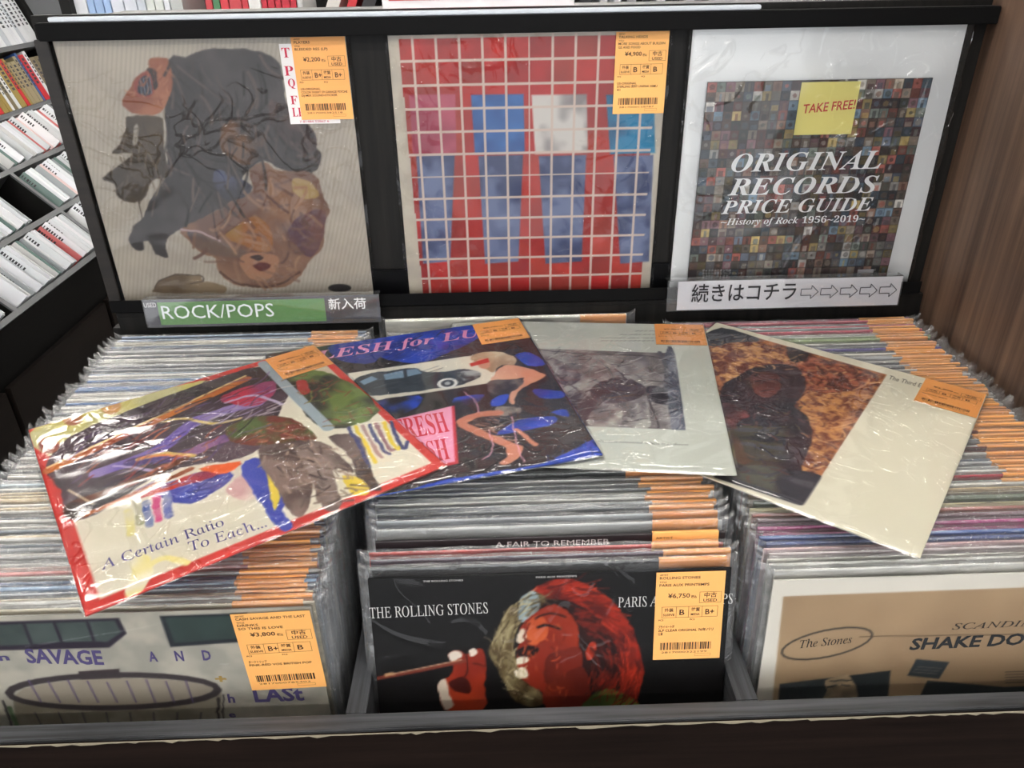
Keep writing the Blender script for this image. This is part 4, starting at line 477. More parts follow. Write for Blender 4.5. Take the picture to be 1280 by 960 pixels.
LIGHT = 21.0
def ceiling_light(x, y, s=1.0):
    r = empty('ceiling_light', (x, y, 2.72), label='long white fluorescent ceiling fixture out of view above the shop floor', cat='light', group='ceiling fixtures of the shop')
    boxes('housing', [(-.62,.62,-.09,.09,.0,.03)], M['fixture'], r)
    m = bpy.data.materials.get('tube_light') or mat('tube_light', (255,255,255), .5, emit=(255,250,242), emit_s=LIGHT)
    for dy in (-.04, .04):
        bm = bmesh.new(); bmesh.ops.create_cone(bm, cap_ends=True, segments=10, radius1=.016, radius2=.016, depth=1.18, matrix=Matrix.Rotation(math.pi/2, 4, 'Y'))
        me = bpy.data.meshes.new('tube'); bm.to_mesh(me); bm.free(); o = link('tube', me, r, m); o.location = (0, dy, -.02)
for y in (-1.8, -.6, .6, 1.8, 3.0, 4.2, 5.6):  # all out of view; extra rows added to put glints on the plastic film
    for x in ((-1.6, 0.1, 1.8) if int(y*10) % 4 == 2 else (-.8, .95)): ceiling_light(x, y)

# ------------------------------------------------------------------ the record browser
XL, XR = -.505, .566
YF, YB = .4287, .925      # outer face of the front board, back wall
ZB = .91                  # top of the front board and dividers
br = empty('record_browser', (0, YF, 0), label='black-brown wooden record browser with three bins and a display back', cat='shelf unit')
def B(name, bl, m, **k):
    o = boxes(name, bl, m, br, bevel=k.pop('bevel', .0008), **k); o.location = (0, -YF, 0); return o
FB = .0158
B('front_board', [(XL, XR, YF, YF+FB, .62, ZB)], M['edge_wood'])
B('front_panel', [(XL, XR, YF-.003, YF-.0002, 0, ZB-.0035)], M['front_wood'], bevel=0)
# worn, chipped edge of the laminate along the top of the front panel
vs = []; fs = []; x = XL; rs = random.Random(4); i = 0
while x < XR:
    hgt = .0008+rs.random()**3*.0028; vs += [(x, YF-.0034, ZB-.0008), (x, YF-.0034, ZB-.0016-hgt)]; 
    if i: fs.append((2*i-2, 2*i-1, 2*i+1, 2*i))
    x += .003+rs.random()*.012; i += 1
me = bpy.data.meshes.new('worn_edge'); me.from_pydata(vs, [], fs); me.update()
o = link('worn_edge', me, br, M['chip'], (0, -YF, 0)); o['label'] = 'pale chipped laminate edge along the front board'
B('divider', [(-.1396, -.1223, YF+FB, YB, .62, ZB)], M['divider_wood'])
B('divider', [(.2003, .2190, YF+FB, YB, .62, ZB)], M['divider_wood'])
B('side_panel', [(XL, XL+.017, YF+FB, YB, 0, ZB)], M['dark_wood'])
B('side_panel', [(XR, XR+.02, YF-.05, 1.5, 0, 1.8)], M['panel_wood'], label='tall walnut-brown end panel with fine grain')
prism('bin_floor', [(YF+FB, .672), (YB, .724), (YB, .737), (YF+FB, .685)], 'x', XL+.017, XR, M['rack_dark'], br).location = (0, -YF, 0)
B('back_panel', [(XL, XR, YB+.005, YB+.02, 0, 1.06)], M['board_wood'])
B('ledge', [(XL+.013, XR-.004, YB, YB+.02, 1.0785, 1.0835), (XL+.013, XR-.004, YB, YB+.006, 1.03, 1.0785)], M['board_wood'], bevel=.0006)
B('display_board', [(-.503, .5655, .9452, .957, 1.06, 1.43)], M['board_wood'])
B('display_frame', [(-.503, -.4875, .938, .9452, 1.0835, 1.406)], M['dark_wood'])
B('backing_strip', [(-.4875, .548, .9405, .945, 1.0835, 1.128)], M['black_plastic'])
B('cover_rail', [(-.493, .552, .920, .945, 1.0875, 1.0925), (-.493, .552, .9175, .9195, 1.0875, 1.1035)], M['black_paint'], bevel=.0005)
B('top_bar', [(-.490, .5645, .924, .957, 1.4055, 1.4235)], M['black_paint'], bevel=.001)
B('top_board', [(-.490, .5645, .957, 1.16, 1.405, 1.4225)], mat('top_laminate', (84,84,84), .45), bevel=.001)
B('price_strip', [(-.478, .30, .932, .990, 1.4238, 1.4285)], mat('frosted_acrylic', (196,202,210), .18), bevel=.0008, label='frosted clear acrylic strip on the top bar')

# ------------------------------------------------------------------ displayed records
G1 = 'records shown upright on the display back'
r1, c1, f1 = record('collage', .322, (1,0,0), (0,0,1), (-.3218,.9397,1.0925), 'grey-beige record with dark painted head collage, leftmost on the display back', None, (150,146,138), gain=1.0, film='film_up', seed=1)
for ob in (c1, f1): ob.location.y -= .0103
k = boxes('store_sticker', [(.087, .145, .219, .305, .0014, .0017)], mat('sticker_white', (224,222,222), .5), r1); k['label'] = 'white sticker with red letters'
q = Ink()
for s, a, b, hh in (('T', .089, .098, .013), ('P', .089, .099, .013), ('Q', .091, .099, .011), ('F', .091, .099, .012)):
    yy = {'T': .291, 'P': .272, 'Q': .260, 'F': .241}[s]; q.text(s, 'B', (a, yy), (b, yy), hh*.8, .0019)
q.text('LP', 'B', (.091, .2275), (.104, .2275), .010, .0019); q.text('7 81484 52867 6', '', (.098, .2205), (.132, .2205), .0025, .0019)
q.make('lettering', ink((190,36,70)), k)
price_tag(r1, .1610, .3117, 'PLAYERS', 'BLEEDED RES (LP)', '¥2,200', 'B+', 'B+', ('US-ORIGINAL', 'COLOR INSERT 59 GARAGE PSYCHE', 'DJ-MIX SOUND-STICKER'), z=.0021)
r2, c2, f2 = record('tiles', .315, (1,0,0), (0,0,1), (.0443,.9397,1.0925), 'red squared record with four colour-block columns, centre of the display back', None, (190,184,170), gain=1.0, film='film_up', seed=2)
for ob in (c2, f2): ob.location.y -= .0039
price_tag(r2, .1575, .3111, 'TALKING HEADS', ('MORE SONGS ABOUT BUILDIN', 'GS AND FOOD'), '¥4,900', 'B', 'B', ('US-ORIGINAL', 'STERLING 刻印 UNIPAK 35MU', '41'), z=.0021)

g = empty('price_guide', (.3865, .9395, 1.0925), label='mosaic-cover price guide bagged on white card, rightmost on the display back', cat='booklet')
bm = bmesh.new(); q4 = [(-.158, -.001), (.158, -.001), (.153, .3125), (-.158, .3115)]
vb = [bm.verts.new((x, 0, z)) for x, z in q4] + [bm.verts.new((x, .002, z)) for x, z in q4]
for q in ((0,1,2,3), (7,6,5,4), (0,4,5,1), (1,5,6,2), (2,6,7,3), (3,7,4,0)): bm.faces.new([vb[i] for i in q])
bmesh.ops.recalc_face_normals(bm, faces=bm.faces[:]); me = bpy.data.meshes.new('backing_card'); bm.to_mesh(me); bm.free(); link('backing_card', me, g, M['white_board'])
bk = empty('booklet_cover', mtx=None); bpy.data.objects.remove(bk)
S3 = .2619
bo = link('booklet', cover_mesh('guide', S3, .002, (70,66,64), 1.15, 300), g, M['print'])
bo.matrix_local = frame((1,0,0), (0,0,1), (.3813-.3865, -.0035, -.0057))
TEXTS['guide'] = [e for e in TEXTS['guide'] if e[0] != 'TAKE FREE!']
letter(bo, 'guide', S3)
nt = boxes('sticky_note', [(-.0345, .0345, -.0592, 0, 0, .0004)], M['yellow_note'], bo); nt.location = ((.549-.5)*S3, (1-.007)*S3, .0002); nt.rotation_euler = (0, 0, .0)
kk = Ink(); kk.text('TAKE FREE!', 'HR', (-.0275, -.0345), (.0335, -.0300), .0105, .0006); kk.make('lettering', ink((196,48,48)), nt)
boxes('barcode_label', [((.85-.5)*S3, (.93-.5)*S3, (1-.916)*S3, (1-.892)*S3, .0003, .0005)], M['paper'], bo)
fm = link('plastic_bag', film_mesh(.318, .312, .003, .004, .003, seed=9, amp=.0016, z=.0034), g, film_mat('bag_film', 1.0, 15, .015, .12, 1.5, .0045))
fm.matrix_local = frame((1,0,0), (0,0,1), (0, -.0025, 0))

# ------------------------------------------------------------------ records fanned out on top of the bins
GL = None
def loose(key, S, X, Y, T, label, side, seed, tagargs, gain=1.0, amp=.0008, t=.0018):
    r, c, f = record(key, S, X, Y, T, label, GL, side, t=t, gain=gain, seed=seed, film_amp=amp, over=.004, fside=.003)
    price_tag(r, S/2-.0005, S-.0008, *tagargs, w=.0605, h=.0585, z=.0005); return r
lt = [o for o in ()]
ra = loose('gold', .3125, (.7845,-.62,-.0124), (.6201,.7844,.0157), (.214,.5611,1.0523), 'loose cream record with brown and gold rock picture, lying rightmost', (226,222,206), 21, ('', '', '¥2,800', 'B', 'B', ('GATEFOLD 見開き',)), amp=.0004)
rb = loose('grey', .3195, (.9885,-.1497,.0198), (.1497,.9887,.003), (.0545,.5839,1.0648), 'loose pale grey record with smeared monochrome picture, third from left', (206,208,200), 22, ('', 'WHEN IT IS DOWN', '¥2,800', 'B', 'B', ('紙スレ 有',)))
rc = loose('lush', .3145, (.9763,.2146,.0276), (-.2149,.9766,.0093), (-.0581,.5599,1.0662), 'loose black and blue record with car and pink lettering, second from left', (44,70,150), 23, ('', '', '¥2,100', 'B', 'B', ('紙スレ 有',)))
rd = loose('dance', .306, (.8295,.5584,.0123), (-.5585,.8294,.011), (-.178,.5002,1.0670), 'loose red-bordered record with purple and orange brushwork, lying leftmost on the bins', (206,60,54), 24, ('', '', '¥2,400', 'B', 'B', ('紙スレ 有',)))

# ------------------------------------------------------------------ records filed in the bins
def card_mesh():
    bm = bmesh.new(); h = .1575; t = .0030; s = .315
    prof = [(0, 0), (0, s-.001), (-.0006, s), (-t+.0006, s), (-t, s-.001), (-t, 0)]   # (z, y)
    A = [bm.verts.new((-h, y, z)) for z, y in prof]; Bv = [bm.verts.new((h, y, z)) for z, y in prof]
    bm.faces.new(A); bm.faces.new(Bv[::-1])
    for i in range(6): bm.faces.new((A[i], Bv[i], Bv[(i+1) % 6], A[(i+1) % 6]))
    bmesh.ops.recalc_face_normals(bm, faces=bm.faces[:]); me = bpy.data.meshes.new('cover'); bm.to_mesh(me); bm.free(); me.materials.append(M['sleeve']); return me
def tag_mesh():
    bm = bmesh.new(); w = .060; h = .085; t = .0003
    vs = [bm.verts.new(p) for p in ((-w,-h,.0002),(0,-h,.0002),(0,.0006,.0002),(-w,.0006,.0002),(-w,-h,.0006),(0,-h,.0006),(0,.0010,.0006),(-w,.0010,.0006),(-w,.0010,-.0028),(0,.0010,-.0028),(-w,.0006,-.0028),(0,.0006,-.0028))]
    for q in ((0,3,2,1),(4,5,6,7),(0,1,5,4),(1,2,6,5),(3,0,4,7),(7,6,9,8),(3,10,11,2),(8,9,11,10),(7,8,10,3),(6,2,11,9)): bm.faces.new([vs[i] for i in q])
    me = bpy.data.meshes.new('price_tag'); bm.to_mesh(me); bm.free(); me.materials.append(M['tag']); return me
CARD = card_mesh(); TAG = tag_mesh()
FILMS = []
for sd in range(8):
    m_ = film_mesh(.315, .315, .003, .0055, .010, n=30, amp=.0005, seed=30+sd, z=.0011, fold=.0045, corner=(.004, -.002, .006, .001, .003, 0, .005, .002)[sd]); m_.materials.append(M['film_bin']); FILMS.append(m_)
NAMES = [('white',(225,225,222)),('pale grey',(195,197,197)),('grey',(150,154,158)),('dark grey',(75,78,84)),('black',(32,32,36)),('cream',(226,217,190)),('beige',(195,178,145)),('blue',(86,120,176)),('light blue',(140,172,200)),('navy',(52,66,112)),('red',(196,56,52)),('dusty pink',(206,150,145)),('pale pink',(216,188,192)),('magenta',(200,60,138)),('mauve',(145,108,122)),('violet',(88,80,150)),('sage green',(140,150,118)),('green',(84,110,104)),('brown',(110,66,58)),('olive brown',(115,104,84)),('gold',(152,134,76))]
def cname(c): return min(NAMES, key=lambda n: sum((a-b)**2 for a, b in zip(n[1], c)))[0]
ORD = ['first','second','third','fourth','fifth','sixth','seventh','eighth','ninth','tenth','eleventh','twelfth','thirteenth','fourteenth','fifteenth','sixteenth','seventeenth','eighteenth','nineteenth','twentieth']
def where(i, n, front, binname, c):
    if i < 20: return f'{cname(c)} record in a clear sleeve, {ORD[i]} behind the {front} in the {binname} bin'
    if n-1-i < 8: return f'{cname(c)} record in a clear sleeve, ' + ('rearmost' if n-1-i == 0 else ORD[n-1-i]+' from the rearmost') + f' in the {binname} bin'
    z = 'middle stretch' if i < n*.62 else 'rear stretch'
    return f'{cname(c)} record in a clear sleeve filed in the {z} of the {binname} bin'
def rot_lean(lean, yaw=0):
    t = math.radians(lean); X = Vector((math.cos(yaw), math.sin(yaw), 0)); Y = Vector((0, math.sin(t), math.cos(t))); return X, Y
PROF = [(.478, 1.003), (.50, 1.012), (.56, 1.032), (.62, 1.044), (.70, 1.0475), (.92, 1.0555)]
def ztop(y):
    for (a, p), (b, q) in zip(PROF, PROF[1:]):
        if y <= b: return p+(q-p)*(y-a)/(b-a)
    return PROF[-1][1]
def filed(x, y, z, lean, col, label, group, thick=1.0, tagx=0, yaw=0, film=True, tagged=True, top=0):
    X, Y = rot_lean(lean, yaw); T = Vector((x, y, z))-Y*.315
    r = empty('record_sleeve', mtx=frame(X, Y, T), label=label, cat='record', group=group)
    c = bpy.data.objects.new('cover', CARD); C.objects.link(c); c.parent = r; c.scale = (1, 1, thick); c.color = lin(col)
    if tagged:
        t = bpy.data.objects.new('price_tag', TAG); C.objects.link(t); t.parent = r; t.location = (.1575+tagx, .315, 0)
    if film:
        f = bpy.data.objects.new('plastic_sleeve', FILMS[random.randrange(8)]); C.objects.link(f); f.parent = r
        f.location = (random.uniform(-.002, .002), random.uniform(-.001, .001), 0)
        if random.random() < .5: f.scale = (-1, 1, 1)
    return r
W = [(212,212,206),(196,198,198),(176,180,182),(222,220,212),(150,154,158),(205,202,192)]
DK = [(40,42,46),(70,74,80),(96,100,106),(30,30,34)]
def run(x, ys, lean0, lean1, cols, group, front, binname, xj=.003, tagj=(-.012, .0), tagp=1.0, bias=0, xs=None):
    n = len(ys)
    for i, y in enumerate(ys):
        f = i/max(n-1, 1); c = cols(i, f)
        px = x+random.uniform(-xj, xj)+(xs(f) if xs else 0)
        filed(px, y, ztop(y)+random.uniform(-.0018, .0012), lean0+(lean1-lean0)*f+random.uniform(-.3, .3), c, where(i, n, front, binname, c) if binname != 'middle' else f'{cname(c)} record in a clear sleeve in the middle bin under the loose covers', group,
              thick=random.choice((.7, .9, 1.1, 1.3)), tagx=random.uniform(*tagj), yaw=random.uniform(-.006, .006), tagged=random.random() < tagp)

# left bin: front cover with the drawn tub, then the filed rows
F1 = 'front record of the left bin, grey cover with a hand-drawn tub and purple bubble letters'
rt, ct, ft = record('tub', .315, (1,0,0), (0,.0175,.9998), (-.3205,.4725,.6880), F1, None, (160,158,150), gain=1.15, film='film_flat', seed=41, film_amp=.0003)
price_tag(rt, .1565, .3135, 'CASH SAVAGE AND THE LAST', (' DRINKS', 'SO THIS IS LOVE'), '¥3,800', 'B+', 'B', ('ダークトリップ', 'PINK-RED VOS BRITISH POP'), w=.067, h=.092, z=.0019, rot=.03)
LC = [(226,216,188),(196,196,190),(232,222,196),(150,160,170),(120,156,190),(52,76,110),(150,146,140),(206,130,124),(190,160,150),(206,206,200),(170,170,168),(216,212,204)]
def left_cols(i, f):
    if i < len(LC): return LC[i]
    if f > .80: return random.choice(W+[(120,150,190),(150,170,196),(60,66,80),(200,196,176)])
    if f > .65: return random.choice(W+[(90,130,190),(60,110,170),(190,196,170),(160,60,50)])
    return random.choice(W+W+[(176,150,170),(210,190,150),(120,130,140),(180,196,206)])
def ys_run(a, b, d0, d1):
    out = []; y = a
    while y < b:
        out.append(y); y += (d0+(d1-d0)*(y-a)/(b-a))*random.uniform(.85, 1.15)
    return out
run(-.3205, ys_run(.4835, .916, .0046, .0066), 1.4, 3.0, left_cols, 'records filed in the left bin', 'tub cover', 'left', xs=lambda f: .002-.012*f)
# middle bin
F2 = 'front record of the middle bin, black cover with a red-lit singer holding a microphone'
rm, cm, fm2 = record('singer', .315, (1,0,0), (0,.1908,.9816), (.0405,.4399,.7028), F2, None, (14,14,15), film='film_flat', seed=42, film_amp=.0004, over=.007)
price_tag(rm, .1525, .3135, 'ROLLING STONES', 'PARIS AUX PRINTEMPS', '¥6,750', 'B', 'B+', ('プライベート盤', '2LP CLEAR ORIGINAL 76年パリ', '公演'), w=.0605, h=.090, z=.0017)
MC = [((26,26,30), .5095, 0, 'black record with grey spine directly behind the singer cover'),
      ((92,60,84), .5165, .003, 'purple and white record third from the front of the middle bin'),
      ((198,56,48), .5235, -.004, 'red record fourth from the front of the middle bin'),
      ((34,26,30), .5345, -.006, 'dark maroon record reading A FAIR TO REMEMBER in the middle bin'),
      ((196,198,196), .5455, -.004, None), ((176,182,186), .554, -.002, None), ((60,66,72), .561, -.004, None), ((150,156,160), .567, .001, None), ((205,206,200), .573, -.003, None),
      ((200,202,196), .5785, -.003, None), ((110,118,124), .584, .001, None), ((90,96,102), .5895, -.006, None), ((150,150,150), .596, -.004, None), ((46,52,54), .606, -.016, 'dark green-grey record whose price label reads PEGA MONSTRO')]
for i, (c, y, tx_, lb) in enumerate(MC):
    rr = filed(.0405+random.uniform(-.002, .003), y, ztop(y), 11-.25*i, c, lb or f'{cname(c)} record in a clear sleeve, {ORD[i]} behind the singer cover in the middle bin', 'records near the front of the middle bin', thick=.8, tagx=tx_, film=(i != 3))
    if i == 3:
        k = Ink(); k.text('A FAIR TO REMEMBER', '', (-.050, .3060), (.053, .3060), .0055, .0004); k.make('lettering', ink((206,200,200)), [o for o in rr.children if o.name.startswith('cover')][0])
    tt = {13: ('PEGA MONSTRO', .0055), 2: ('ROLLING STONES', .0025), 1: ('ROLLING STONES', .0025), 3: ('ARTIST', .003)}.get(i)
    if tt:
        tg = [o for o in rr.children if o.name.startswith('price_tag')][0]
        k = Ink(); k.text(tt[0], '', (-.057, -tt[1]-.0026), (-.057+.0026*len(tt[0]), -tt[1]-.0026), .0026, .0008); k.make('lettering', ink((52,36,22)), tg)
run(.030, ys_run(.616, .905, .0068, .0078), 7.5, 3.0, lambda i, f: random.choice(W+DK), 'records filed at the back of the middle bin', 'singer cover', 'middle', tagp=.9)
for y, c_, lb in ((.915, (226,224,212), 'thick cream record at the very back of the middle bin'),):
    filed(.012, y, 1.0680, 2.5, c_, lb, None, thick=2.4, tagx=-.001)
# right bin
F3 = 'front record of the right bin, kraft-brown insert in a white sleeve with black ink drawings'
rk, ck, fk = record('kraft', .315, (1,0,0), (0,.0872,.9962), (.3910,.4625,.6912), F3, None, (216,214,206), gain=1.06, film='film_flat', seed=43, film_amp=.0003)
RC = [(228,226,218),(222,222,216),(226,224,214),(216,200,200),(216,180,184),(62,84,150),(86,110,176),(206,60,140),(190,70,140),(130,90,116),(150,120,130),(196,130,120),(224,216,170),(120,130,110),(170,160,140),(212,190,150),(226,224,216),(222,222,218),(190,50,70),(230,230,226),(206,208,206),(196,198,200)]
def right_cols(i, f):
    if i < len(RC): return RC[i]
    if f > .93: return random.choice([(206,90,110),(190,196,200),(180,80,120),(206,208,204)])
    if f > .6: return random.choice(W+[(80,84,92),(90,80,150),(150,170,120),(200,200,196)])
    return random.choice(W+W+[(90,110,130),(120,60,60)])
ys = ys_run(.4965, .916, .0050, .0064); nr = len(ys)
for i, y in enumerate(ys):
    f = i/(nr-1); rc_ = right_cols(i, f)
    filed(.391+random.uniform(-.003, .003)-.009*f+(.004 if f > .3 else 0), y, ztop(y)+random.uniform(-.0018, .0012), 5-2*f+random.uniform(-.3, .3), rc_, where(i, nr, 'kraft-brown cover', 'right', rc_), 'records filed in the right bin',
          thick=random.choice((.7, .9, 1.1, 1.3)), tagx=random.uniform(-.010, .0) + (.028 if .12 < f < .30 else 0)*0, yaw=random.uniform(-.006, .006), tagged=(f > .22 and random.random() < .95))

# ------------------------------------------------------------------ signs hooked on the rail
def sign_holder(x0, x1, z0, z1, label):
    r = empty('sign_holder', ((x0+x1)/2, .902, z0), label=label, cat='sign'); w2 = (x1-x0)/2; h = z1-z0
    boxes('acrylic_plate', [(-w2, w2, -.001, 0, 0, h)], M['acrylic'], r, bevel=.0002)
    boxes('hook', [(-w2, w2, .0005, .0155, h-.0012, h)], M['acrylic'], r)
    r.rotation_euler = (math.radians(-5), 0, 0)
    return r, w2, h
s1, w2, h = sign_holder(-.4450, -.1480, 1.0725, 1.1095, 'clear sign holder with a green ROCK/POPS strip on the left of the rail')
cd_ = boxes('card', [(-w2+.001, w2-.0005, .0006, .0010, .0005, h-.0008)], M['sign_grey'], s1)
gr_ = boxes('green_field', [(-w2+.018, -w2+.2275, .0002, .0005, .003, h-.004)], M['sign_green'], s1)
boxes('brown_field', [(-w2+.2345, w2-.004, .0002, .0005, .0005, h-.003)], M['sign_brown'], s1)
def sign_text(parent, s, st, x0, x1, zb, hh, col, name='lettering', y=-.0013):
    k = Ink(); k.text(s, st, (x0, zb), (x1, zb), hh, 0); o = k.make(name, ink(col), parent); o.rotation_euler = (math.pi/2, 0, 0); o.location = (0, y, 0)
sign_text(s1, 'USED', 'J', -w2+.002, -w2+.0175, .0275, .0062, (214,214,216))
sign_text(s1, 'ROCK/POPS', '', -w2+.0225, -w2+.163, .0115, .0185, (206,214,214))
sign_text(s1, '新入荷', 'J', -w2+.2325, -w2+.280, .0200, .0115, (222,222,222))
s2, w2, h = sign_holder(.2175, .5185, 1.0775, 1.1178, 'clear sign holder with a white Japanese arrow card on the right of the rail')
boxes('card', [(-w2+.0135, w2-.001, .0002, .0006, .001, h-.0015)], M['paper'], s2)
sign_text(s2, '続きはコチラ', 'J', -w2+.031, -w2+.165, .0135, .0190, (30,28,32))
k = Ink()
for i in range(5):
    x = -w2+.1715+i*.0253; a = .0220; z0 = .0215
    P = [(x, z0-.0042), (x+.013, z0-.0042), (x+.013, z0-.0088), (x+a, z0), (x+.013, z0+.0088), (x+.013, z0+.0042), (x, z0+.0042)]
    for (ax, az), (bx, bz) in zip(P, P[1:]+P[:1]):
        d = Vector((bx-ax, bz-az)); n_ = Vector((-d.y, d.x)).normalized()*.00045
        k.add([(ax-n_.x, az-n_.y, 0), (bx-n_.x, bz-n_.y, 0), (bx+n_.x, bz+n_.y, 0), (ax+n_.x, az+n_.y, 0)], [(0,1,2,3)])
o = k.make('arrows', ink((50,48,54)), s2); o.rotation_euler = (math.pi/2, 0, 0); o.location = (0, -.0013, 0)

# ------------------------------------------------------------------ CD rack along the left aisle
PHI = math.radians(46); ux = Vector((math.cos(PHI), 0, -math.sin(PHI))); nx = Vector((math.sin(PHI), 0, math.cos(PHI)))
RX, RZ = -1.30, .655
rk_ = empty('cd_rack', (RX, 1.2, 0), label='dark CD rack with slanted tiers and cabinet doors along the left aisle', cat='shelf unit')
def rp(s, d=0): p = Vector((RX, 0, RZ)) - ux*s + nx*d; return (p.x, p.z)
Y0, Y1 = 1.2, 3.70
def quadp(name, s0, s1, d0, d1, y0, y1, m):
    o = prism(name, [rp(s0, d0), rp(s1, d0), rp(s1, d1), rp(s0, d1)], 'y', y0, y1, m, rk_); o.location = (-RX, -1.2, 0); return o
TI = [0, .169, .344, .514]
for s in TI: quadp('tier_edge', s-.010, s+.006, -.11, .004, Y0, Y1, M['grey_rack'])
CW = [1.40, 1.95, 2.50, 3.05, 3.60]
for a, b in zip(TI, TI[1:]):
    for y in CW: quadp('cell_wall', a+.006, b-.010, -.11, -.002, y-.0075, y+.0075, M['rack_dark']); quadp('wall_edge', a+.006, b-.010, -.002, .004, y-.008, y+.008, M['grey_rack'])
quadp('slanted_back', -.01, .52, -.125, -.11, Y0, Y1, M['rack_dark'])
px_, pz_ = rp(-.010, .004); 
def RB(name, bl, m): o = boxes(name, bl, m, rk_); o.location = (-RX, -1.2, 0); return o
RB('cabinet', [(-1.9, RX-.012, Y0, Y1, 0, .575)], M['rack_dark'])
RB('cabinet_front', [(RX-.012, RX+.004, Y0, Y1, .52, .652)], M['rack_dark'])
for y in np.arange(Y0, Y1-.3, .6): RB('cabinet_door', [(RX-.012, RX+.004, y+.012, y+.588, .05, .495)], wood('door_wood', (20,15,12), (30,22,18), (4,4,60), .45))
cols_cd = [(214,216,222),(206,210,214),(190,194,198),(222,222,226),(170,174,178),(150,156,160),(196,196,200),(206,208,214),(190,190,190),(212,214,216),(84,110,104),(216,190,190),(200,202,206),(186,90,90)]
CD = bpy.data.meshes.new('cd_case')
def cd_mesh():
    bm = bmesh.new(); x, y, z = .071, .0048, .0625
    vs = [bm.verts.new((a*x, b*y, c*z)) for a in (-1,1) for b in (-1,1) for c in (-1,1)]
    for q in ((0,1,3,2), (4,6,7,5), (0,4,5,1), (2,3,7,6), (0,2,6,4), (1,5,7,3)): bm.faces.new([vs[i] for i in q])
    bmesh.ops.bevel(bm, geom=bm.edges[:], offset=.0008, segments=1, affect='EDGES'); bmesh.ops.recalc_face_normals(bm, faces=bm.faces[:]); bm.to_mesh(CD); bm.free(); CD.materials.append(M['case'])
cd_mesh()
TIERN = ['lowest tier', 'middle tier', 'upper tier']
def cdrow(ti, ya, yb):
    cellname = 'near cell' if ya < 2.0 else ('middle cell' if ya < 2.45 else ('second cell' if ya < 3.0 else 'far cell'))
    s = TI[ti]+.083; y = ya+.03
    th = math.radians(26); 
    while y < yb-.035:
        d = -.052+random.uniform(-.004, .004); wh = random.random()
        if wh > .7: d += .014
        p = Vector((RX, y, RZ)) - ux*s + nx*d
        lean = th+random.uniform(-.07, .07)
        Y_ = Vector((0, math.sin(lean), 0))+nx*math.cos(lean)   # height axis leans back
        X_ = ux; Z_ = X_.cross(Y_)
        Mx = Matrix((X_, -Z_, Y_)).transposed().to_4x4(); Mx.translation = p
        o = bpy.data.objects.new('cd_case', CD); C.objects.link(o); o.matrix_world = Mx; o_c = cols_cd[random.randrange(4)] if wh > .7 else random.choice(cols_cd); o.color = lin(o_c)
        cn = cname([x_ for x_ in (o_c)]); tag(o, f'{cn} CD case filed slanting in the {TIERN[ti]} {cellname} of the left rack', 'CD', f'CD cases in the {TIERN[ti]} of the left rack')
        if wh > .7 or random.random() < .25:
            k = Ink(); x = -.066
            while x < random.choice((-.03, .0, .02)): k.bar(x, x+random.choice((.003, .005, .006)), .043, .052, 0); x += .0085
            if k.n:
                q = k.make('lettering', ink((48,48,54)), o); q.rotation_euler = (math.pi/2, 0, 0); q.location = (0, -.0052, 0)
        y += random.choice((.012, .014, .018, .024))*(1.0 if random.random() < .93 else 2.4)
cdrow(0, 1.95, 2.50); cdrow(0, 2.50, 3.0); cdrow(1, 2.05, 2.40); cdrow(1, 2.50, 3.05); cdrow(2, 2.50, 3.05); cdrow(2, 3.05, 3.5); cdrow(0, 1.55, 1.93)
# steep upper shelves with boxed sets
UX, UZ = rp(.514)
P2 = math.radians(70); u2 = Vector((math.cos(P2), 0, -math.sin(P2))); n2 = Vector((math.sin(P2), 0, math.cos(P2)))
def rp2(s, d=0): p = Vector((UX, 0, UZ)) - u2*s + n2*d; return (p.x, p.z)
def quad2(name, s0, s1, d0, d1, y0, y1, m):
    o = prism(name, [rp2(s0, d0), rp2(s1, d0), rp2(s1, d1), rp2(s0, d1)], 'y', y0, y1, m, rk_); o.location = (-RX, -1.2, 0); return o
for s in (0.0, .200, .40): quad2('tier_edge', s-.008, s+.008, -.12, .006, Y0, Y1, M['grey_rack'])
quad2('steep_back', 0, .70, -.135, -.12, Y0, Y1, M['rack_dark'])
RB('upright_post', [(UX-.12, UX+.03, 3.32, 3.40, UZ, 1.75)], M['grey_rack'])
quad2('end_wall', -.01, .70, -.12, .01, 3.30, 3.32, M['rack_dark'])
bcols = [[(120,110,86),(96,70,52),(150,140,110),(190,40,50),(214,216,220),(206,208,212),(150,130,70),(60,90,150)], [(216,218,222),(190,192,196),(206,208,214),(176,182,190),(222,214,212),(206,208,212),(70,90,140)]]
for ti, s0 in enumerate((.008, .208)):
    y = 2.72
    for j in range(40):
        wd = random.choice((.014, .02, .03, .036)); hh = random.choice((.15, .165, .175)); c = random.choice(bcols[ti])
        p = Vector((UX, y+wd/2, UZ)) - u2*(s0+hh/2+.002) + n2*(-.06)
        o = boxes('box_set', [(-hh/2, hh/2, -wd/2, wd/2, -.055, .055)], M['case'], bevel=.001)
        Mx = Matrix((u2, Vector((0,1,0)), n2)).transposed().to_4x4(); Mx.translation = p; o.matrix_world = Mx; o.color = lin(c)
        tag(o, f"{cname(c)} boxed disc set leaning on the {('lower','upper')[ti]} steep shelf of the left rack", 'box set', f"boxed sets on the {('lower','upper')[ti]} steep shelf of the left rack")
        k = Ink(); z0 = -hh/2+.012
        while z0 < hh/2-.06: k.bar(z0, z0+.009, -wd*.22, wd*.22, .0553); z0 += .014
        k.make('lettering', ink((60,60,66)), o)
        y += wd+.002
        if y > 3.25: break

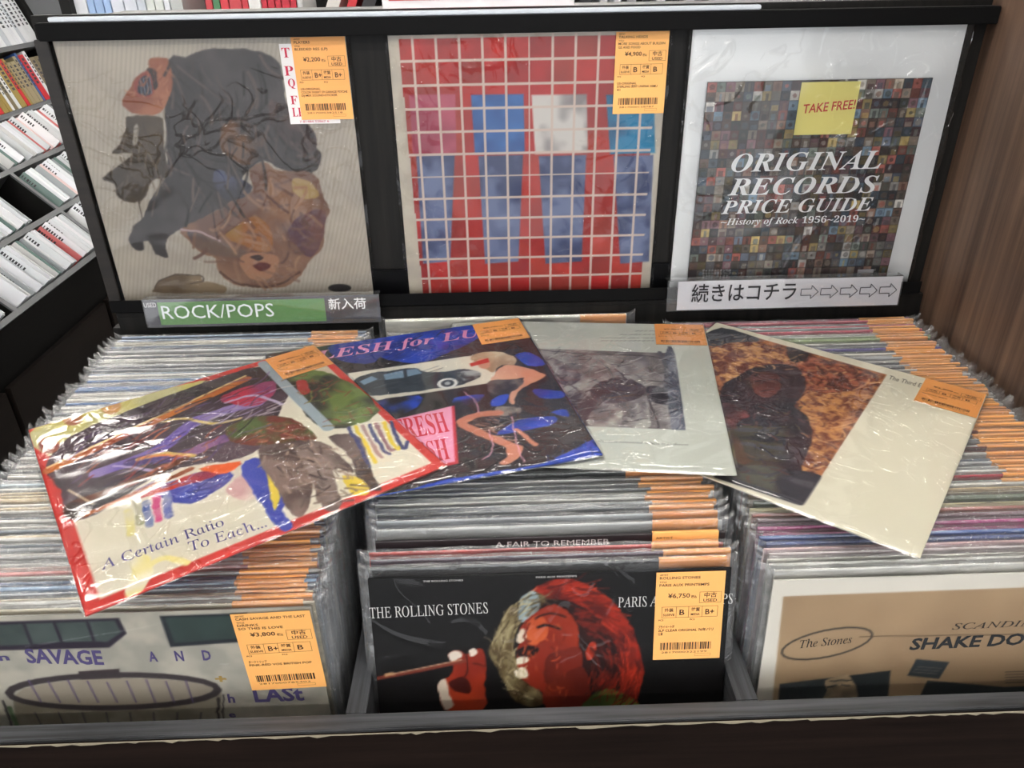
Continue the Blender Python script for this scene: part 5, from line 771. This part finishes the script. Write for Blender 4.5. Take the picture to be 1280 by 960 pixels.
# ------------------------------------------------------------------ shelf beyond the display back, and the sign standing on it
bs = empty('media_shelf', (-.3, 1.9, 0), label='dark shelf behind the display back whose cases show above the top bar', cat='shelf unit')
boxes('shelf_body', [(-.56, 1.35, .12, .16, 0, 1.75), (-.56, 1.35, -.16, .12, 1.27, 1.29), (-.56, -.54, -.16, .12, 0, 1.75), (1.33, 1.35, -.16, .12, 0, 1.75), (-.56, 1.05, -.16, .12, 0, 1.10)], M['rack_dark'], bs)
x = -.84
seq = [('bag', .0)]+[('w', 0)]*12
cc = [(206,208,214),(214,216,222),(190,196,206),(206,210,206),(220,220,216),(176,180,178)]
i = 0
while x < 1.0:
    wd = random.choice((.011, .013, .016, .024)); hh = random.uniform(.15, .19)
    if -.84 < x < -.72: col = (150,176,214) if x < -.77 else (206,210,220)
    elif x < -.64: col = random.choice(cc)
    elif x < -.60: x += .045; continue
    elif x < -.49: col = random.choice([(200,50,60),(214,214,210),(70,120,80),(206,206,200),(190,60,66)])
    elif x < -.40: col = random.choice([(190,30,50),(190,30,50),(226,224,222),(150,140,110)])
    elif x < -.16: col = random.choice([(206,206,204),(190,190,190),(60,58,60),(206,60,66),(220,216,210),(206,206,204)])
    else: col = random.choice([(150,152,156),(60,62,66),(176,176,180),(210,212,216)])
    lean = 0 if x < -.38 else .45
    o = boxes('media_case', [(0, wd, -.07, .07, 0, hh)], M['case'], bevel=.0006); o.color = lin(col); o.location = (x, 1.83, 1.2905+ (math.sin(lean)*wd)); o.rotation_euler = (0, lean, 0)
    tag(o, f"{cname(col)} disc case glimpsed above the top bar, {'at its left end' if x < -.62 else ('above the left record' if x < -.3 else ('behind the red sign' if x < .2 else 'above the right end'))}", 'case', 'disc cases glimpsed above the top bar')
    x += (wd+.002)/max(math.cos(lean), .5) + (.012 if lean else 0); i += 1
st = empty('sign_stand', (-.008, 1.02, 1.4226), label='white-framed red sign standing on the top bar above the centre record', cat='sign')
boxes('foot', [(-.120, .112, -.030, .012, 0, .003)], M['acrylic'], st, bevel=.0005)
boxes('card', [(-.118, .110, -.002, 0, .003, .150)], M['paper'], st)
boxes('red_field', [(-.110, .102, -.0026, -.0021, .0125, .142)], M['red_card'], st)
